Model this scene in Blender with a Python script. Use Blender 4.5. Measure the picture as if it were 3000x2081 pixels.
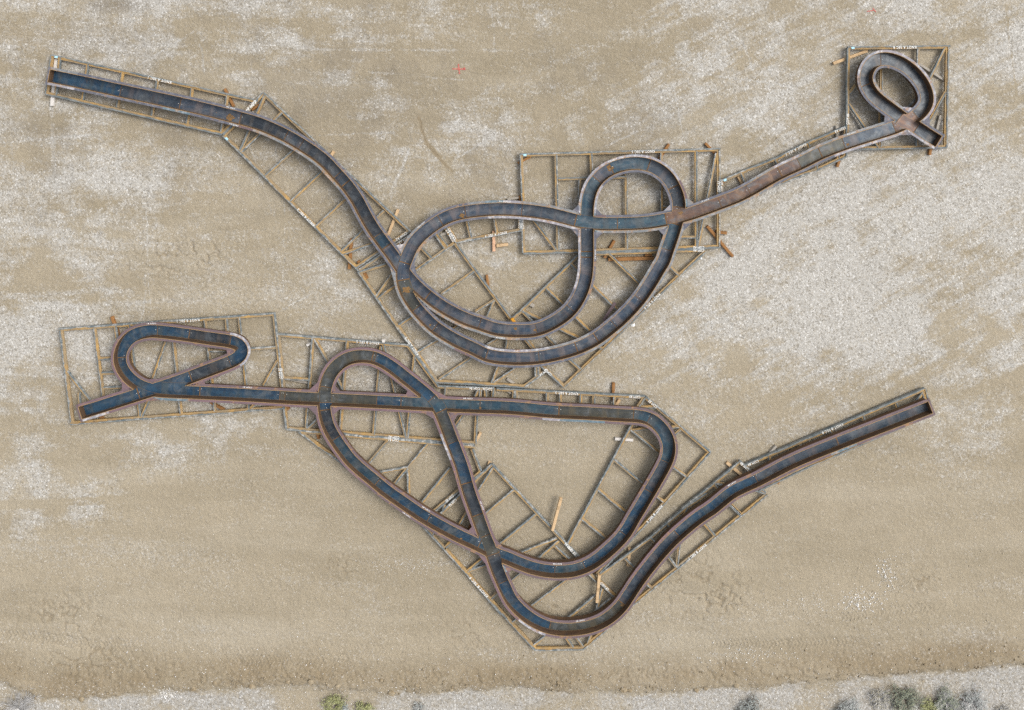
import bpy, math, random
import numpy as np
from mathutils import Vector

# ------------------------------------------------------------------ camera, sky, sun, exposure
for o in list(bpy.data.objects):
    bpy.data.objects.remove(o)
SC = bpy.context.scene
COL = SC.collection
H = 24.0                      # flying height of the camera above the yard
CX, CY = -1.0, 7.4            # point of the yard right under the camera
cam_d = bpy.data.cameras.new("camera")
cam = bpy.data.objects.new("camera", cam_d)
COL.objects.link(cam)
cam.location = (CX, CY, H)
cam.rotation_euler = (0, 0, 0)
cam_d.sensor_width = 36.0
cam_d.lens = 36.0 * H / 30.0
cam_d.shift_x = -CX / 30.0
cam_d.shift_y = -CY / 30.0
cam_d.clip_start = 0.1
cam_d.clip_end = 3000
SC.camera = cam

SUN_EL, SUN_AZ = math.radians(52), math.radians(62)     # azimuth from north (+Y) towards east (+X)
w = bpy.data.worlds.new("World")
SC.world = w
w.use_nodes = True
wn = w.node_tree.nodes
wl = w.node_tree.links
wn.clear()
sky = wn.new("ShaderNodeTexSky")
sky.sky_type = 'NISHITA'
sky.sun_disc = False
sky.sun_elevation = SUN_EL
sky.sun_rotation = SUN_AZ
sky.dust_density = 4.0
hs = wn.new("ShaderNodeHueSaturation")
hs.inputs["Saturation"].default_value = 0.30
bg = wn.new("ShaderNodeBackground")
bg.inputs["Strength"].default_value = 0.15
wo = wn.new("ShaderNodeOutputWorld")
wl.new(sky.outputs[0], hs.inputs["Color"])
wl.new(hs.outputs[0], bg.inputs["Color"])
wl.new(bg.outputs[0], wo.inputs["Surface"])
sun_d = bpy.data.lights.new("sun", 'SUN')
sun_d.energy = 0.95
sun_d.angle = math.radians(30)
sun_d.color = (1.0, 0.96, 0.90)
sun = bpy.data.objects.new("sun", sun_d)
COL.objects.link(sun)
sd = Vector((math.sin(SUN_AZ) * math.cos(SUN_EL), math.cos(SUN_AZ) * math.cos(SUN_EL), math.sin(SUN_EL)))
sun.rotation_euler = sd.to_track_quat('Z', 'Y').to_euler()
sun.location = (0, 0, 30)
SC.view_settings.view_transform = 'Standard'
SC.view_settings.look = 'None'
SC.view_settings.gamma = 1
SC.view_settings.exposure = 0.70
SC.cycles.max_bounces = 5
SC.cycles.diffuse_bounces = 3
SC.cycles.use_denoising = False

# ------------------------------------------------------------------ helpers
RND = random.Random(7)
NP = np.random.default_rng(11)
TILES = {1: (100, 100), 2: (600, 200), 3: (1000, 500), 4: (1400, 350), 5: (1400, 700), 6: (2100, 100),
         7: (100, 850), 8: (800, 900), 9: (1000, 1300), 10: (1300, 1100), 11: (1400, 1450), 12: (2000, 1050), 13: (1120, 740)}
K = 2301.0 / 800.0

def ground_pt(px, py, z=0.0):
    """survey pixel of the aerial picture -> metres in the yard for a point at height z"""
    s = (H - z) / H
    return (CX + ((px - 1500.0) / 100.0 - CX) * s, CY + ((1040.5 - py) / 100.0 - CY) * s)

def T(t, x, y, z=0.0):
    ox, oy = TILES[t]
    k_ = 4.9875 if t == 13 else K
    return ground_pt(ox + x / k_, oy + y / k_, z)

def root(name, loc, label, cat, group=None):
    o = bpy.data.objects.new(name, None)
    o.location = (loc[0], loc[1], loc[2] if len(loc) > 2 else 0.0)
    COL.objects.link(o)
    tag(o, label, cat, group)
    return o

def tag(o, label=None, cat=None, group=None, kind=None):
    if label: o["label"] = label
    if cat: o["category"] = cat
    if group: o["group"] = group
    if kind: o["kind"] = kind
    return o

def wpos(p):
    l = Vector(p.location)
    while p.parent:
        p = p.parent
        l += p.location
    return l

def mesh(name, verts, faces, mats, parent=None, midx=None, uv=None, smooth=False, origin=None, attrs=None):
    me = bpy.data.meshes.new(name)
    off = Vector((0, 0, 0))
    if parent is not None:
        off = wpos(parent)
    if origin is not None:
        off = Vector(origin)
    V = np.asarray(verts, dtype=np.float64).reshape(-1, 3) - np.array(off)
    if isinstance(faces, np.ndarray):
        n, k = faces.shape
        me.vertices.add(len(V)); me.vertices.foreach_set("co", V.astype(np.float32).ravel())
        me.loops.add(n * k); me.loops.foreach_set("vertex_index", faces.astype(np.int32).ravel())
        me.polygons.add(n); me.polygons.foreach_set("loop_start", np.arange(0, n * k, k, dtype=np.int32))
        me.update(calc_edges=True)
    else:
        me.from_pydata([tuple(v) for v in V], [], faces)
    for m in (mats if isinstance(mats, (list, tuple)) else [mats]):
        me.materials.append(m)
    if midx is not None:
        me.polygons.foreach_set("material_index", np.asarray(midx, dtype=np.int32))
    if uv is not None:
        l = me.uv_layers.new(name="UVMap")
        vi = np.zeros(len(me.loops), dtype=np.int32); me.loops.foreach_get("vertex_index", vi)
        l.data.foreach_set("uv", np.asarray(uv, dtype=np.float32)[vi].ravel())
    if attrs:
        for an, av in attrs.items():
            a = me.attributes.new(an, 'FLOAT', 'POINT')
            a.data.foreach_set("value", np.asarray(av, dtype=np.float32))
    if smooth:
        me.polygons.foreach_set("use_smooth", np.ones(len(me.polygons), dtype=bool))
    me.update()
    o = bpy.data.objects.new(name, me)
    COL.objects.link(o)
    if parent is not None:
        o.parent = parent
        if origin is not None:
            o.location = Vector(origin) - wpos(parent)
    elif origin is not None:
        o.location = origin
    return o

# ------------------------------------------------------------------ materials
class NT:
    def __init__(s, name):
        s.m = bpy.data.materials.new(name)
        s.m.use_nodes = True
        s.t = s.m.node_tree
        s.b = s.t.nodes["Principled BSDF"]
    def n(s, ty, **kw):
        nd = s.t.nodes.new(ty)
        for k, v in kw.items():
            if k in nd.inputs.keys(): nd.inputs[k].default_value = v
            else: setattr(nd, k, v)
        return nd
    def l(s, a, b): s.t.links.new(a, b)
    def noise(s, vec, scale, detail=3, rough=0.55, dist=0.0):
        n = s.n("ShaderNodeTexNoise")
        n.inputs["Scale"].default_value = scale; n.inputs["Detail"].default_value = detail
        n.inputs["Roughness"].default_value = rough; n.inputs["Distortion"].default_value = dist
        s.l(vec, n.inputs["Vector"])
        return n.outputs["Fac"]
    def ramp(s, fac, lo, hi, a=0.0, b=1.0):
        n = s.n("ShaderNodeMapRange")
        n.inputs["From Min"].default_value = lo; n.inputs["From Max"].default_value = hi
        n.inputs["To Min"].default_value = a; n.inputs["To Max"].default_value = b
        s.l(fac, n.inputs["Value"])
        return n.outputs[0]
    def mix(s, fac, a, b, mode='MIX'):
        n = s.n("ShaderNodeMix"); n.data_type = 'RGBA'; n.blend_type = mode
        if isinstance(fac, (int, float)): n.inputs[0].default_value = fac
        else: s.l(fac, n.inputs[0])
        for i, c in ((6, a), (7, b)):
            if isinstance(c, (tuple, list)): n.inputs[i].default_value = (*c[:3], 1)
            else: s.l(c, n.inputs[i])
        return n.outputs[2]
    def math(s, op, a, b=0.0):
        n = s.n("ShaderNodeMath"); n.operation = op
        for i, c in ((0, a), (1, b)):
            if isinstance(c, (int, float)): n.inputs[i].default_value = c
            else: s.l(c, n.inputs[i])
        return n.outputs[0]
    def obj(s): return s.n("ShaderNodeNewGeometry").outputs["Position"]
    def uv(s): return s.n("ShaderNodeUVMap").outputs[0]
    def scaled(s, vec, sc, loc=(0, 0, 0)):
        n = s.n("ShaderNodeMapping"); n.inputs["Scale"].default_value = sc
        n.inputs["Location"].default_value = loc
        s.l(vec, n.inputs["Vector"]); return n.outputs[0]
    def bump(s, h, strength=0.3, dist=0.01):
        n = s.n("ShaderNodeBump"); n.inputs["Strength"].default_value = strength
        n.inputs["Distance"].default_value = dist
        s.l(h, n.inputs["Height"]); s.l(n.outputs[0], s.b.inputs["Normal"])
    def out(s, col, rough=0.6, spec=0.3, metal=0.0):
        if isinstance(col, (tuple, list)): s.b.inputs["Base Color"].default_value = (*col, 1)
        else: s.l(col, s.b.inputs["Base Color"])
        if isinstance(rough, (int, float)): s.b.inputs["Roughness"].default_value = rough
        else: s.l(rough, s.b.inputs["Roughness"])
        s.b.inputs["Specular IOR Level"].default_value = spec
        s.b.inputs["Metallic"].default_value = metal
        return s.m

RUST = (0.42, 0.205, 0.05)

def mat_floor(name, a, b, c, seed, edge=0.5):
    """mill-scale steel plate: two main tints, a third in cross bands, rust along the welds"""
    t = NT(name); uv = t.uv(); P = t.obj()
    streak = t.noise(t.scaled(uv, (0.55, 5.0, 1), (seed, seed * 2, 0)), 1.6, 4, 0.6, 0.6)
    bands = t.noise(t.scaled(uv, (3.2, 0.35, 1), (seed * 3, 0, 0)), 1.0, 2, 0.5)
    col = t.mix(t.ramp(streak, 0.42, 0.56), a, b)
    col = t.mix(t.ramp(bands, 0.50, 0.60, 0, 0.75), col, c)
    blot = t.noise(t.scaled(P, (1, 1, 1), (seed, 0, 0)), 2.3, 5, 0.7, 1.2)
    col = t.mix(t.ramp(blot, 0.48, 0.66, 0, 0.7), col, (0.135, 0.150, 0.160))
    dark = t.noise(P, 5.5, 4, 0.65)
    col = t.mix(t.ramp(dark, 0.47, 0.75, 0, 0.65), col, (0.022, 0.024, 0.028))
    fine = t.noise(P, 60, 3, 0.7)
    col = t.mix(t.ramp(fine, 0.35, 0.7, 0, 0.10), col, (0.20, 0.19, 0.18))
    sp = t.n("ShaderNodeTexVoronoi"); sp.inputs["Scale"].default_value = 12
    t.l(P, sp.inputs["Vector"])
    rspot = t.math('MULTIPLY', t.ramp(sp.outputs["Distance"], 0.16, 0.05), t.ramp(t.noise(P, 1.1, 2), 0.6, 0.68))
    col = t.mix(t.math('MULTIPLY', rspot, 0.7), col, RUST)
    rblot = t.noise(t.scaled(P, (1, 1, 1), (0, seed, 3)), 1.7, 6, 0.75, 0.5)
    col = t.mix(t.ramp(rblot, 0.63, 0.72, 0, 0.55), col, (0.13, 0.065, 0.028))
    sx = t.n("ShaderNodeSeparateXYZ"); t.l(uv, sx.inputs[0])
    e = t.math('ABSOLUTE', sx.outputs[1])
    en = t.math('ADD', e, t.math('MULTIPLY', t.noise(P, 9, 3), 0.02))
    col = t.mix(t.ramp(en, 0.172, 0.190, 0, edge), col, (0.27, 0.165, 0.06))
    r = t.ramp(streak, 0.3, 0.7, 0.28, 0.5)
    m = t.out(col, r, 0.5, 0.35)
    t.bump(t.noise(P, 14, 4), 0.25, 0.006)
    return m

FLOOR = {
    'd': mat_floor("steel_plate_dark_slate", (0.026, 0.046, 0.072), (0.050, 0.066, 0.084), (0.098, 0.088, 0.092), 1.3),
    'b': mat_floor("steel_plate_blue", (0.018, 0.056, 0.090), (0.034, 0.078, 0.106), (0.075, 0.092, 0.098), 4.1),
    'B': mat_floor("steel_plate_deep_blue", (0.012, 0.050, 0.100), (0.022, 0.068, 0.118), (0.055, 0.078, 0.090), 7.7),
    'v': mat_floor("steel_plate_violet_blue", (0.032, 0.060, 0.098), (0.074, 0.084, 0.106), (0.165, 0.140, 0.138), 2.9),
    'r': mat_floor("steel_plate_brown", (0.130, 0.070, 0.044), (0.085, 0.054, 0.046), (0.21, 0.13, 0.082), 5.2, 0.7),
    'o': mat_floor("steel_plate_olive_grey", (0.072, 0.072, 0.056), (0.052, 0.058, 0.054), (0.105, 0.090, 0.060), 9.4),
    'k': mat_floor("steel_plate_near_black", (0.020, 0.030, 0.042), (0.036, 0.046, 0.058), (0.075, 0.068, 0.062), 3.3),
}

def mat_wall():
    t = NT("rusty_brown_wall_steel"); P = t.obj()
    n1 = t.noise(t.scaled(P, (1, 1, 4)), 3.0, 5, 0.65)
    col = t.mix(t.ramp(n1, 0.35, 0.65), (0.070, 0.042, 0.026), (0.135, 0.080, 0.042))
    col = t.mix(t.ramp(t.noise(P, 9, 4), 0.5, 0.75, 0, 0.6), col, (0.05, 0.042, 0.042))
    sx = t.n("ShaderNodeSeparateXYZ"); t.l(P, sx.inputs[0])
    col = t.mix(t.ramp(sx.outputs[2], 0.447, 0.469, 0, 0.75), col, (0.36, 0.235, 0.11))
    m = t.out(col, 0.75, 0.2)
    t.bump(t.noise(P, 30, 3), 0.3, 0.004)
    return m
WALL = mat_wall()

def mat_flange(name, a, b, rust=0.3, white=0.0, seed=0.0):
    t = NT(name); P = t.obj(); uv = t.uv()
    s = t.noise(t.scaled(uv, (1.1, 3, 1), (seed, 0, 0)), 1.5, 4, 0.6)
    col = t.mix(t.ramp(s, 0.38, 0.64), a, b)
    col = t.mix(t.ramp(t.noise(P, 26, 4, 0.7), 0.45, 0.72, 0, 0.14), col, (0.33, 0.32, 0.32))
    col = t.mix(t.ramp(t.noise(P, 3.5, 5, 0.7, 0.6), 0.60 - rust * 0.12, 0.72 - rust * 0.1, 0, 0.8), col, (0.30, 0.165, 0.07))
    if white:
        col = t.mix(t.ramp(t.noise(P, 8, 5, 0.75), 0.50, 0.60, 0, white), col, (0.55, 0.54, 0.54))
    m = t.out(col, 0.62, 0.3)
    t.bump(t.noise(P, 40, 3), 0.25, 0.003)
    return m
FLANGE = {
    'l': mat_flange("flange_lavender_grey", (0.070, 0.076, 0.098), (0.108, 0.104, 0.122), 0.2, 0.12),
    'm': mat_flange("flange_mauve_primer", (0.128, 0.088, 0.094), (0.100, 0.070, 0.076), 0.35, 0.0, 2),
    'p': mat_flange("flange_pink_primer", (0.152, 0.096, 0.104), (0.122, 0.078, 0.088), 0.2, 0.0, 5),
    's': mat_flange("flange_blue_steel", (0.075, 0.125, 0.155), (0.11, 0.155, 0.18), 0.3, 0.25, 3),
    'w': mat_flange("flange_scuffed_pale", (0.24, 0.21, 0.23), (0.20, 0.215, 0.235), 0.6, 0.6, 4),
    'g': mat_flange("flange_weathered_grey", (0.17, 0.165, 0.16), (0.135, 0.15, 0.16), 0.7, 0.2, 6),
}

def mat_bar(name, seed, rust_amt, pale, mute=0.5):
    t = NT(name); P = t.obj(); uv = t.uv()
    sx = t.n("ShaderNodeSeparateXYZ"); t.l(uv, sx.inputs[0])
    grey = t.mix(t.ramp(t.noise(P, 5, 4), 0.35, 0.7), (0.095, 0.120, 0.130), (0.19, 0.20, 0.19))
    grey = t.mix(t.ramp(t.noise(P, 9, 5, 0.7), 0.49, 0.60, 0, pale), grey, (0.42, 0.41, 0.38))
    rust = t.mix(t.ramp(t.noise(P, 4, 5, 0.7), 0.35, 0.65), (0.24, 0.165, 0.085), (0.47, 0.285, 0.085))
    rust = t.mix(t.ramp(t.noise(P, 2.1, 3), 0.42, 0.58, mute * .3, mute), rust, (0.245, 0.20, 0.135))
    k = t.math('ADD', sx.outputs[1], t.math('MULTIPLY', t.math('SUBTRACT', t.noise(t.scaled(P, (1, 1, 1), (seed, 0, 0)), 1.6, 5, 0.7), 0.5), rust_amt))
    col = t.mix(t.ramp(k, 0.36, 0.54), grey, rust)
    col = t.mix(t.ramp(t.noise(P, 45, 3, 0.7), 0.5, 0.8, 0, 0.4), col, (0.09, 0.07, 0.055))
    m = t.out(col, 0.7, 0.25)
    t.bump(t.noise(P, 40, 3), 0.3, 0.003)
    return m
BARM = {'n': mat_bar("rusted_grey_bar_steel", 1, 1.6, 0.6, .7), 'o': mat_bar("orange_rusted_bar_steel", 5, 1.6, 0.25, .55),
        'g': mat_bar("mud_splashed_bar_steel", 9, 1.8, 0.9, .8)}

def mat_wood(name, a, b):
    t = NT(name); uv = t.uv(); P = t.obj()
    g = t.noise(t.scaled(uv, (1.5, 22, 1)), 2.0, 4, 0.6, 0.4)
    col = t.mix(t.ramp(g, 0.35, 0.65), a, b)
    col = t.mix(t.ramp(t.noise(P, 6, 4), 0.52, 0.72, 0, 0.6), col, tuple(x * 0.45 for x in a))
    m = t.out(col, 0.85, 0.15)
    t.bump(g, 0.4, 0.004)
    return m
WOOD = {'b': mat_wood("brown_timber", (0.20, 0.095, 0.035), (0.30, 0.155, 0.06)),
        't': mat_wood("tan_timber", (0.42, 0.28, 0.15), (0.55, 0.40, 0.24)),
        'p': mat_wood("pinkish_fresh_timber", (0.52, 0.30, 0.18), (0.58, 0.38, 0.25)),
        'g': mat_wood("grey_weathered_timber", (0.26, 0.235, 0.20), (0.38, 0.35, 0.30)),
        'w': mat_wood("white_painted_timber", (0.60, 0.57, 0.53), (0.50, 0.47, 0.43)),
        'o': mat_wood("orange_timber", (0.62, 0.30, 0.03), (0.50, 0.23, 0.03))}

def flat(name, c, rough=0.8, worn=None):
    t = NT(name)
    if worn:
        P = t.obj()
        c = t.mix(t.ramp(t.noise(P, 30, 4, 0.7), 0.5, 0.62, 0, worn[3]), c, worn[:3])
    return t.out(c, rough, 0.2)
WHITE = flat("white_stencil_paint", (0.72, 0.72, 0.69), 0.7, (0.30, 0.27, 0.22, 0.6))
TAGBLUE = flat("pale_blue_tag_paint", (0.35, 0.58, 0.68), 0.6)
SEAMM = flat("rusty_weld", (0.17, 0.095, 0.04), 0.8, (0.06, 0.05, 0.045, 0.9))
DOT = flat("pale_bolt_head", (0.55, 0.54, 0.50), 0.5)
REDP = flat("red_marking_paint", (0.42, 0.10, 0.085), 0.9, (0.38, 0.26, 0.19, 0.95))
PURPLE = FLANGE['m']

# ------------------------------------------------------------------ numpy noise
def vnoise(x, y, wl, seed):
    """smooth value noise, wavelength wl metres"""
    r = np.random.default_rng(seed)
    N = 512
    lat = r.random((N, N))
    fx, fy = x / wl + 1000.3, y / wl + 1000.7
    ix, iy = np.floor(fx).astype(int), np.floor(fy).astype(int)
    u, v = fx - ix, fy - iy
    u = u * u * (3 - 2 * u); v = v * v * (3 - 2 * v)
    a = lat[ix % N, iy % N]; b = lat[(ix + 1) % N, iy % N]
    c = lat[ix % N, (iy + 1) % N]; d = lat[(ix + 1) % N, (iy + 1) % N]
    return (a * (1 - u) + b * u) * (1 - v) + (c * (1 - u) + d * u) * v
def fbm(x, y, wl, seed, octs=4, gain=0.55):
    s = 0; amp = 1; tot = 0
    for k in range(octs):
        ang = 0.6 * k
        xr = x * math.cos(ang) - y * math.sin(ang); yr = x * math.sin(ang) + y * math.cos(ang)
        s = s + amp * vnoise(xr, yr, wl / 2 ** k, seed + k); tot += amp; amp *= gain
    return s / tot
def sstep(a, b, x):
    t = np.clip((x - a) / (b - a), 0, 1)
    return t * t * (3 - 2 * t)
def seg_dist(px, py, x1, y1, x2, y2):
    dx, dy = x2 - x1, y2 - y1
    L2 = dx * dx + dy * dy
    t = np.clip(((px - x1) * dx + (py - y1) * dy) / L2, 0, 1)
    return np.hypot(px - x1 - t * dx, py - y1 - t * dy), t

# ------------------------------------------------------------------ ground
def edge_y(px):
    xs = [-400, 0, 100, 300, 400, 600, 750, 800, 900, 1000, 1150, 1300, 1500, 1700, 2000, 2200, 2400, 2600, 2800, 3000, 3500]
    ys = [1960, 1990, 2043, 2035, 2020, 2014, 2010, 2000, 1998, 2020, 2035, 2022, 2015, 2022, 2024, 2008, 1992, 1976, 1960, 1945, 1900]
    return np.interp(px, xs, ys)

PALE = np.array([
    [.50, .42, .36, .40, .34, .26, .26, .34, .50, .60, .62, .60],
    [.62, .56, .36, .24, .32, .42, .36, .42, .48, .58, .72, .64],
    [.56, .40, .30, .24, .38, .46, .44, .44, .76, .90, .84, .70],
    [.46, .30, .10, .20, .48, .42, .38, .54, .72, .88, .86, .74],
    [.70, .68, .56, .32, .26, .20, .20, .24, .30, .44, .44, .38],
    [.40, .30, .14, .04, .02, .00, .00, .00, .02, .06, .08, .10],
    [.04, .04, .02, .02, .02, .02, .02, .02, .02, .04, .04, .06],
    [.05, .05, .05, .05, .05, .06, .06, .06, .06, .06, .08, .10]])

def grid2(A, px, py):
    r, c = A.shape
    fx = np.clip(px / 3000 * c - 0.5, 0, c - 1.001); fy = np.clip(py / 2081 * r - 0.5, 0, r - 1.001)
    ix, iy = fx.astype(int), fy.astype(int); u, v = fx - ix, fy - iy
    u = u * u * (3 - 2 * u); v = v * v * (3 - 2 * v)
    return (A[iy, ix] * (1 - u) + A[iy, ix + 1] * u) * (1 - v) + (A[iy + 1, ix] * (1 - u) + A[iy + 1, ix + 1] * u) * v

TRACKS = [  # tyre tracks in survey pixels: points, half width m, tread depth
    ([(0, 1862), (120, 1868), (300, 1895), (500, 1928), (700, 1940), (1010, 1930)], 0.20, 0.016),
    ([(300, 1880), (600, 1906), (800, 1915), (1200, 1900), (1420, 1890)], 0.17, 0.011),
    ([(950, 1785), (1200, 1870), (1350, 1900)], 0.16, 0.006),
    ([(2080, 1888), (2300, 1888), (2500, 1880)], 0.17, 0.016),
    ([(2450, 1815), (2580, 1795), (2720, 1782)], 0.18, 0.014),
    ([(2840, 1735), (2920, 1740), (3020, 1800)], 0.20, 0.012),
    ([(800, 1750), (900, 1780), (1000, 1800)], 0.16, 0.008)]
MUD = [(1500, 1985, 600, 26), (600, 1980, 400, 30), (2300, 1960, 400, 26), (2040, 1700, 130, 90), (2120, 1760, 100, 50), (480, 765, 130, 60), (600, 740, 80, 40), (200, 1800, 150, 60),
       (250, 1930, 200, 50), (1370, 1850, 90, 40), (2700, 1700, 60, 40), (1610, 1780, 60, 30), (1000, 1660, 60, 40)]
SCRAPES = [  # faint pale drag lines and darker ones (x1,y1,x2,y2,half width m,+pale/-tan)
    (920, 145, 1500, 148, .03, .5), (1080, 210, 1400, 238, .025, .5), (1140, 575, 1200, 440, .03, .5), (1120, 650, 1200, 440, .02, .4),
    (1330, 470, 1460, 390, .025, .5), (150, 300, 160, 560, .05, .4), (1050, 220, 1110, 260, .02, .4), (1440, 20, 1450, 150, .03, .4),
    (700, 560, 780, 760, .02, .3), (20, 150, 60, 250, .02, .4), (780, 60, 900, 120, .02, .4), (0, 420, 420, 380, .03, .25),
    (1650, 130, 2100, 160, .03, .3), (1700, 60, 2050, 40, .025, .3), (2020, 960, 2600, 830, .06, .25), (1900, 1050, 2500, 1010, .08, .25),
    (1222, 340, 1255, 430, .03, -1.0), (1250, 420, 1290, 460, .05, -1.0), (1275, 450, 1320, 500, .03, -1.0),
    (0, 870, 350, 850, .08, .35), (100, 905, 500, 880, .06, .35), (0, 1480, 700, 1450, .1, -.3), (1400, 1955, 2000, 1975, .1, -.35)]

for _k in range(56):
    _x, _y = RND.uniform(0, 3000), RND.choice([RND.uniform(0, 700), RND.uniform(0, 1000)])
    _a = RND.choice([RND.gauss(0, .12), RND.gauss(-.5, .12), RND.gauss(1.4, .3)]); _l = RND.uniform(50, 330)
    SCRAPES.append((_x, _y, _x + _l * math.cos(_a), _y + _l * math.sin(_a), RND.uniform(.01, .028), RND.choice([.45, .6, -.3])))

def ground_fields(X, Y):
    PX = X * 100 + 1500; PY = 1040.5 - Y * 100
    near = (PX > -300) & (PX < 3300) & (PY > -300) & (PY < 2400)
    base = grid2(PALE, PX, PY)
    n = fbm(X, Y, 1.7, 21, 4, 0.6); n2 = fbm(X * 0.8, Y, 0.42, 31, 3, 0.6); n3 = fbm(X * .55, Y * 1.5, 3.2, 41, 3)
    n4 = fbm(X, Y, 0.13, 37, 2, .6)
    ca_, sa_ = math.cos(0.5), math.sin(0.5)
    U1, V1 = X * ca_ + Y * sa_, -X * sa_ + Y * ca_
    sw1 = fbm(U1 * 0.22, V1 * 1.1, 1.0, 141, 4, .6); sw2 = fbm(X * 0.2, Y * 1.3, 1.0, 151, 4, .6)
    right = sstep(1300, 2100, PX) * sstep(1500, 1000, PY)
    fine = (fbm(U1 * 0.12, V1, 0.16, 161, 3, .7) - .5) * right + .6 * (fbm(X * .15, Y, 0.15, 171, 3, .7) - .5) * (1 - right)
    sweep = 1.05 * fine + (sw1 - .5) * right + (sw2 - .5) * (1 - right)
    amp = 0.25 + 0.75 * sstep(0.05, 0.40, base)
    v = base + amp * ((n - 0.5) * 1.5 + (n2 - 0.5) * 1.1 + (n3 - 0.5) * 0.5) + sweep * (0.35 + .75 * amp)
    for (a, b, c, d, hw, s) in SCRAPES:
        (xa, ya), (xb, yb) = ground_pt(a, b), ground_pt(c, d)
        dd, tt = seg_dist(X + (n2 - .5) * .10, Y + (n4 - .5) * .05, xa, ya, xb, yb)
        v = v + s * sstep(hw * 1.6, hw * 0.7, dd) * (0.7 + n2) * (0.65 if s > 0 else 1.3)
    pale = np.clip(v, -0.2, 1.2)
    hgt = (fbm(X, Y, 2.4, 51, 4) - 0.5) * 0.05 + (fbm(X, Y, 0.22, 61, 3, .6) - 0.5) * 0.015
    hgt += (fbm(X, Y, 0.07, 66, 2, .7) - 0.5) * 0.010
    # graded edge along the bottom: loose berm, then the untouched stony flat a little lower
    ey = edge_y(PX) + (fbm(X, Y, 0.5, 71, 4, .7) - 0.5) * 36
    d = (PY - ey) / 100.0
    berm = np.exp(-((d + 0.18) / 0.30) ** 2)
    hgt += 0.05 * berm - 0.03 * sstep(-0.10, 0.10, d)
    crumb = (0.35 * sstep(-3.8, -1.5, d) + .65 * sstep(-1.4, -0.1, d)) * (d < 0.02) * near * (.4 + 1.2 * n)
    hgt += crumb * (np.abs(fbm(X, Y, 0.20, 81, 3, .7) - 0.5) * 0.06 + (vnoise(X, Y, 0.07, 85) - .5) * .012)
    strip = sstep(-0.05, 0.22, d + (n2 - .5) * .25)
    brown = np.clip(np.exp(-((d + 0.30) / 0.40) ** 2) * (d < 0.05) * np.clip(n * 3 - 1.1, 0, 1) * (.4 + .6 * n2), 0, 1)
    for (mx, my, rx, ry) in MUD:
        g = np.exp(-(((PX - mx) / rx) ** 2 + ((PY - my) / ry) ** 2))
        rid = np.abs(fbm(X * .8, Y, 0.30, 91, 3, .6) - 0.5)
        hgt += g * (sstep(0.0, 0.07, rid) * 0.03)
        brown = np.maximum(brown, g * (1 - sstep(0.0, 0.05, rid)) * 0.8)
        pale = pale * (1 - 0.6 * g)
    for (pts, hw, dep) in TRACKS:
        P = [ground_pt(*p) for p in pts]; s0 = 0
        for (a, b) in zip(P[:-1], P[1:]):
            L = math.hypot(b[0] - a[0], b[1] - a[1])
            dd, tt = seg_dist(X, Y, a[0], a[1], b[0], b[1])
            inside = (tt > 0) & (tt <= 1)
            m = sstep(hw, hw * 0.75, dd) * inside * (0.3 + 1.1 * sstep(.3, .6, n))
            ph = (s0 + tt * L + dd * 0.7) / 0.115
            hgt += m * (np.sin(ph * 2 * math.pi) * dep * 0.55 - dep * 0.5)
            s0 += L
    # stony flat below the edge: grey gravel with tan gaps
    pg = sstep(0.25, 0.62, fbm(X * .7, Y, 1.3, 101, 4, .6) + 0.10 * (PX > 700) - 0.12 * (PX < 300))
    pale = pale * (1 - strip) + strip * (0.10 + 0.75 * pg)
    tone = grid2(np.array([[.8, .8, .9, .9, .5, .4], [.6, .5, .7, .8, .4, .3], [.5, .4, .5, .4, .2, .3], [.55, .3, .0, .05, .3, .3],
                           [.0, .4, .55, .5, .4, .35], [.1, .1, .15, .2, .2, .25]]), PX, PY)
    damp = np.clip((fbm(X, Y, 1.6, 131, 5, .65) - .50) * 3.6, 0, 1.2) * sstep(0, 500, 900 - PY) * sstep(2300, 1700, PX)
    for (a, b, c, d_, hw) in ((1222, 340, 1255, 430, .035), (1250, 420, 1290, 462, .05), (1275, 450, 1322, 502, .03)):
        (xa, ya), (xb, yb) = ground_pt(a, b), ground_pt(c, d_)
        dd, tt = seg_dist(X + (n2 - .5) * .12, Y + (n4 - .5) * .08, xa, ya, xb, yb)
        brown = np.maximum(brown, sstep(hw * 1.6, hw * .4, dd) * 1.15)
    for (mx, my, rx, ry, st) in ((330, 14, 70, 26, 1.6), (45, 190, 22, 22, .8), (930, 290, 120, 60, .7), (760, 470, 60, 30, .5), (1500, 640, 60, 25, .4), (1150, 320, 200, 90, .4), (300, 120, 200, 60, .5)):
        damp = np.maximum(damp, st * np.exp(-(((PX - mx) / rx) ** 2 + ((PY - my) / ry) ** 2)) * (.5 + n2))
    band_b = np.exp(-((d + 0.45) / 0.55) ** 2) * (d < 0.03) * near
    brown = np.clip(brown + band_b * (.25 + .6 * n2), 0, 1)
    damp = np.clip(damp, 0, 1.6)
    return hgt, pale, brown, strip * (0.4 + 0.6 * pg), tone, damp

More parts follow.
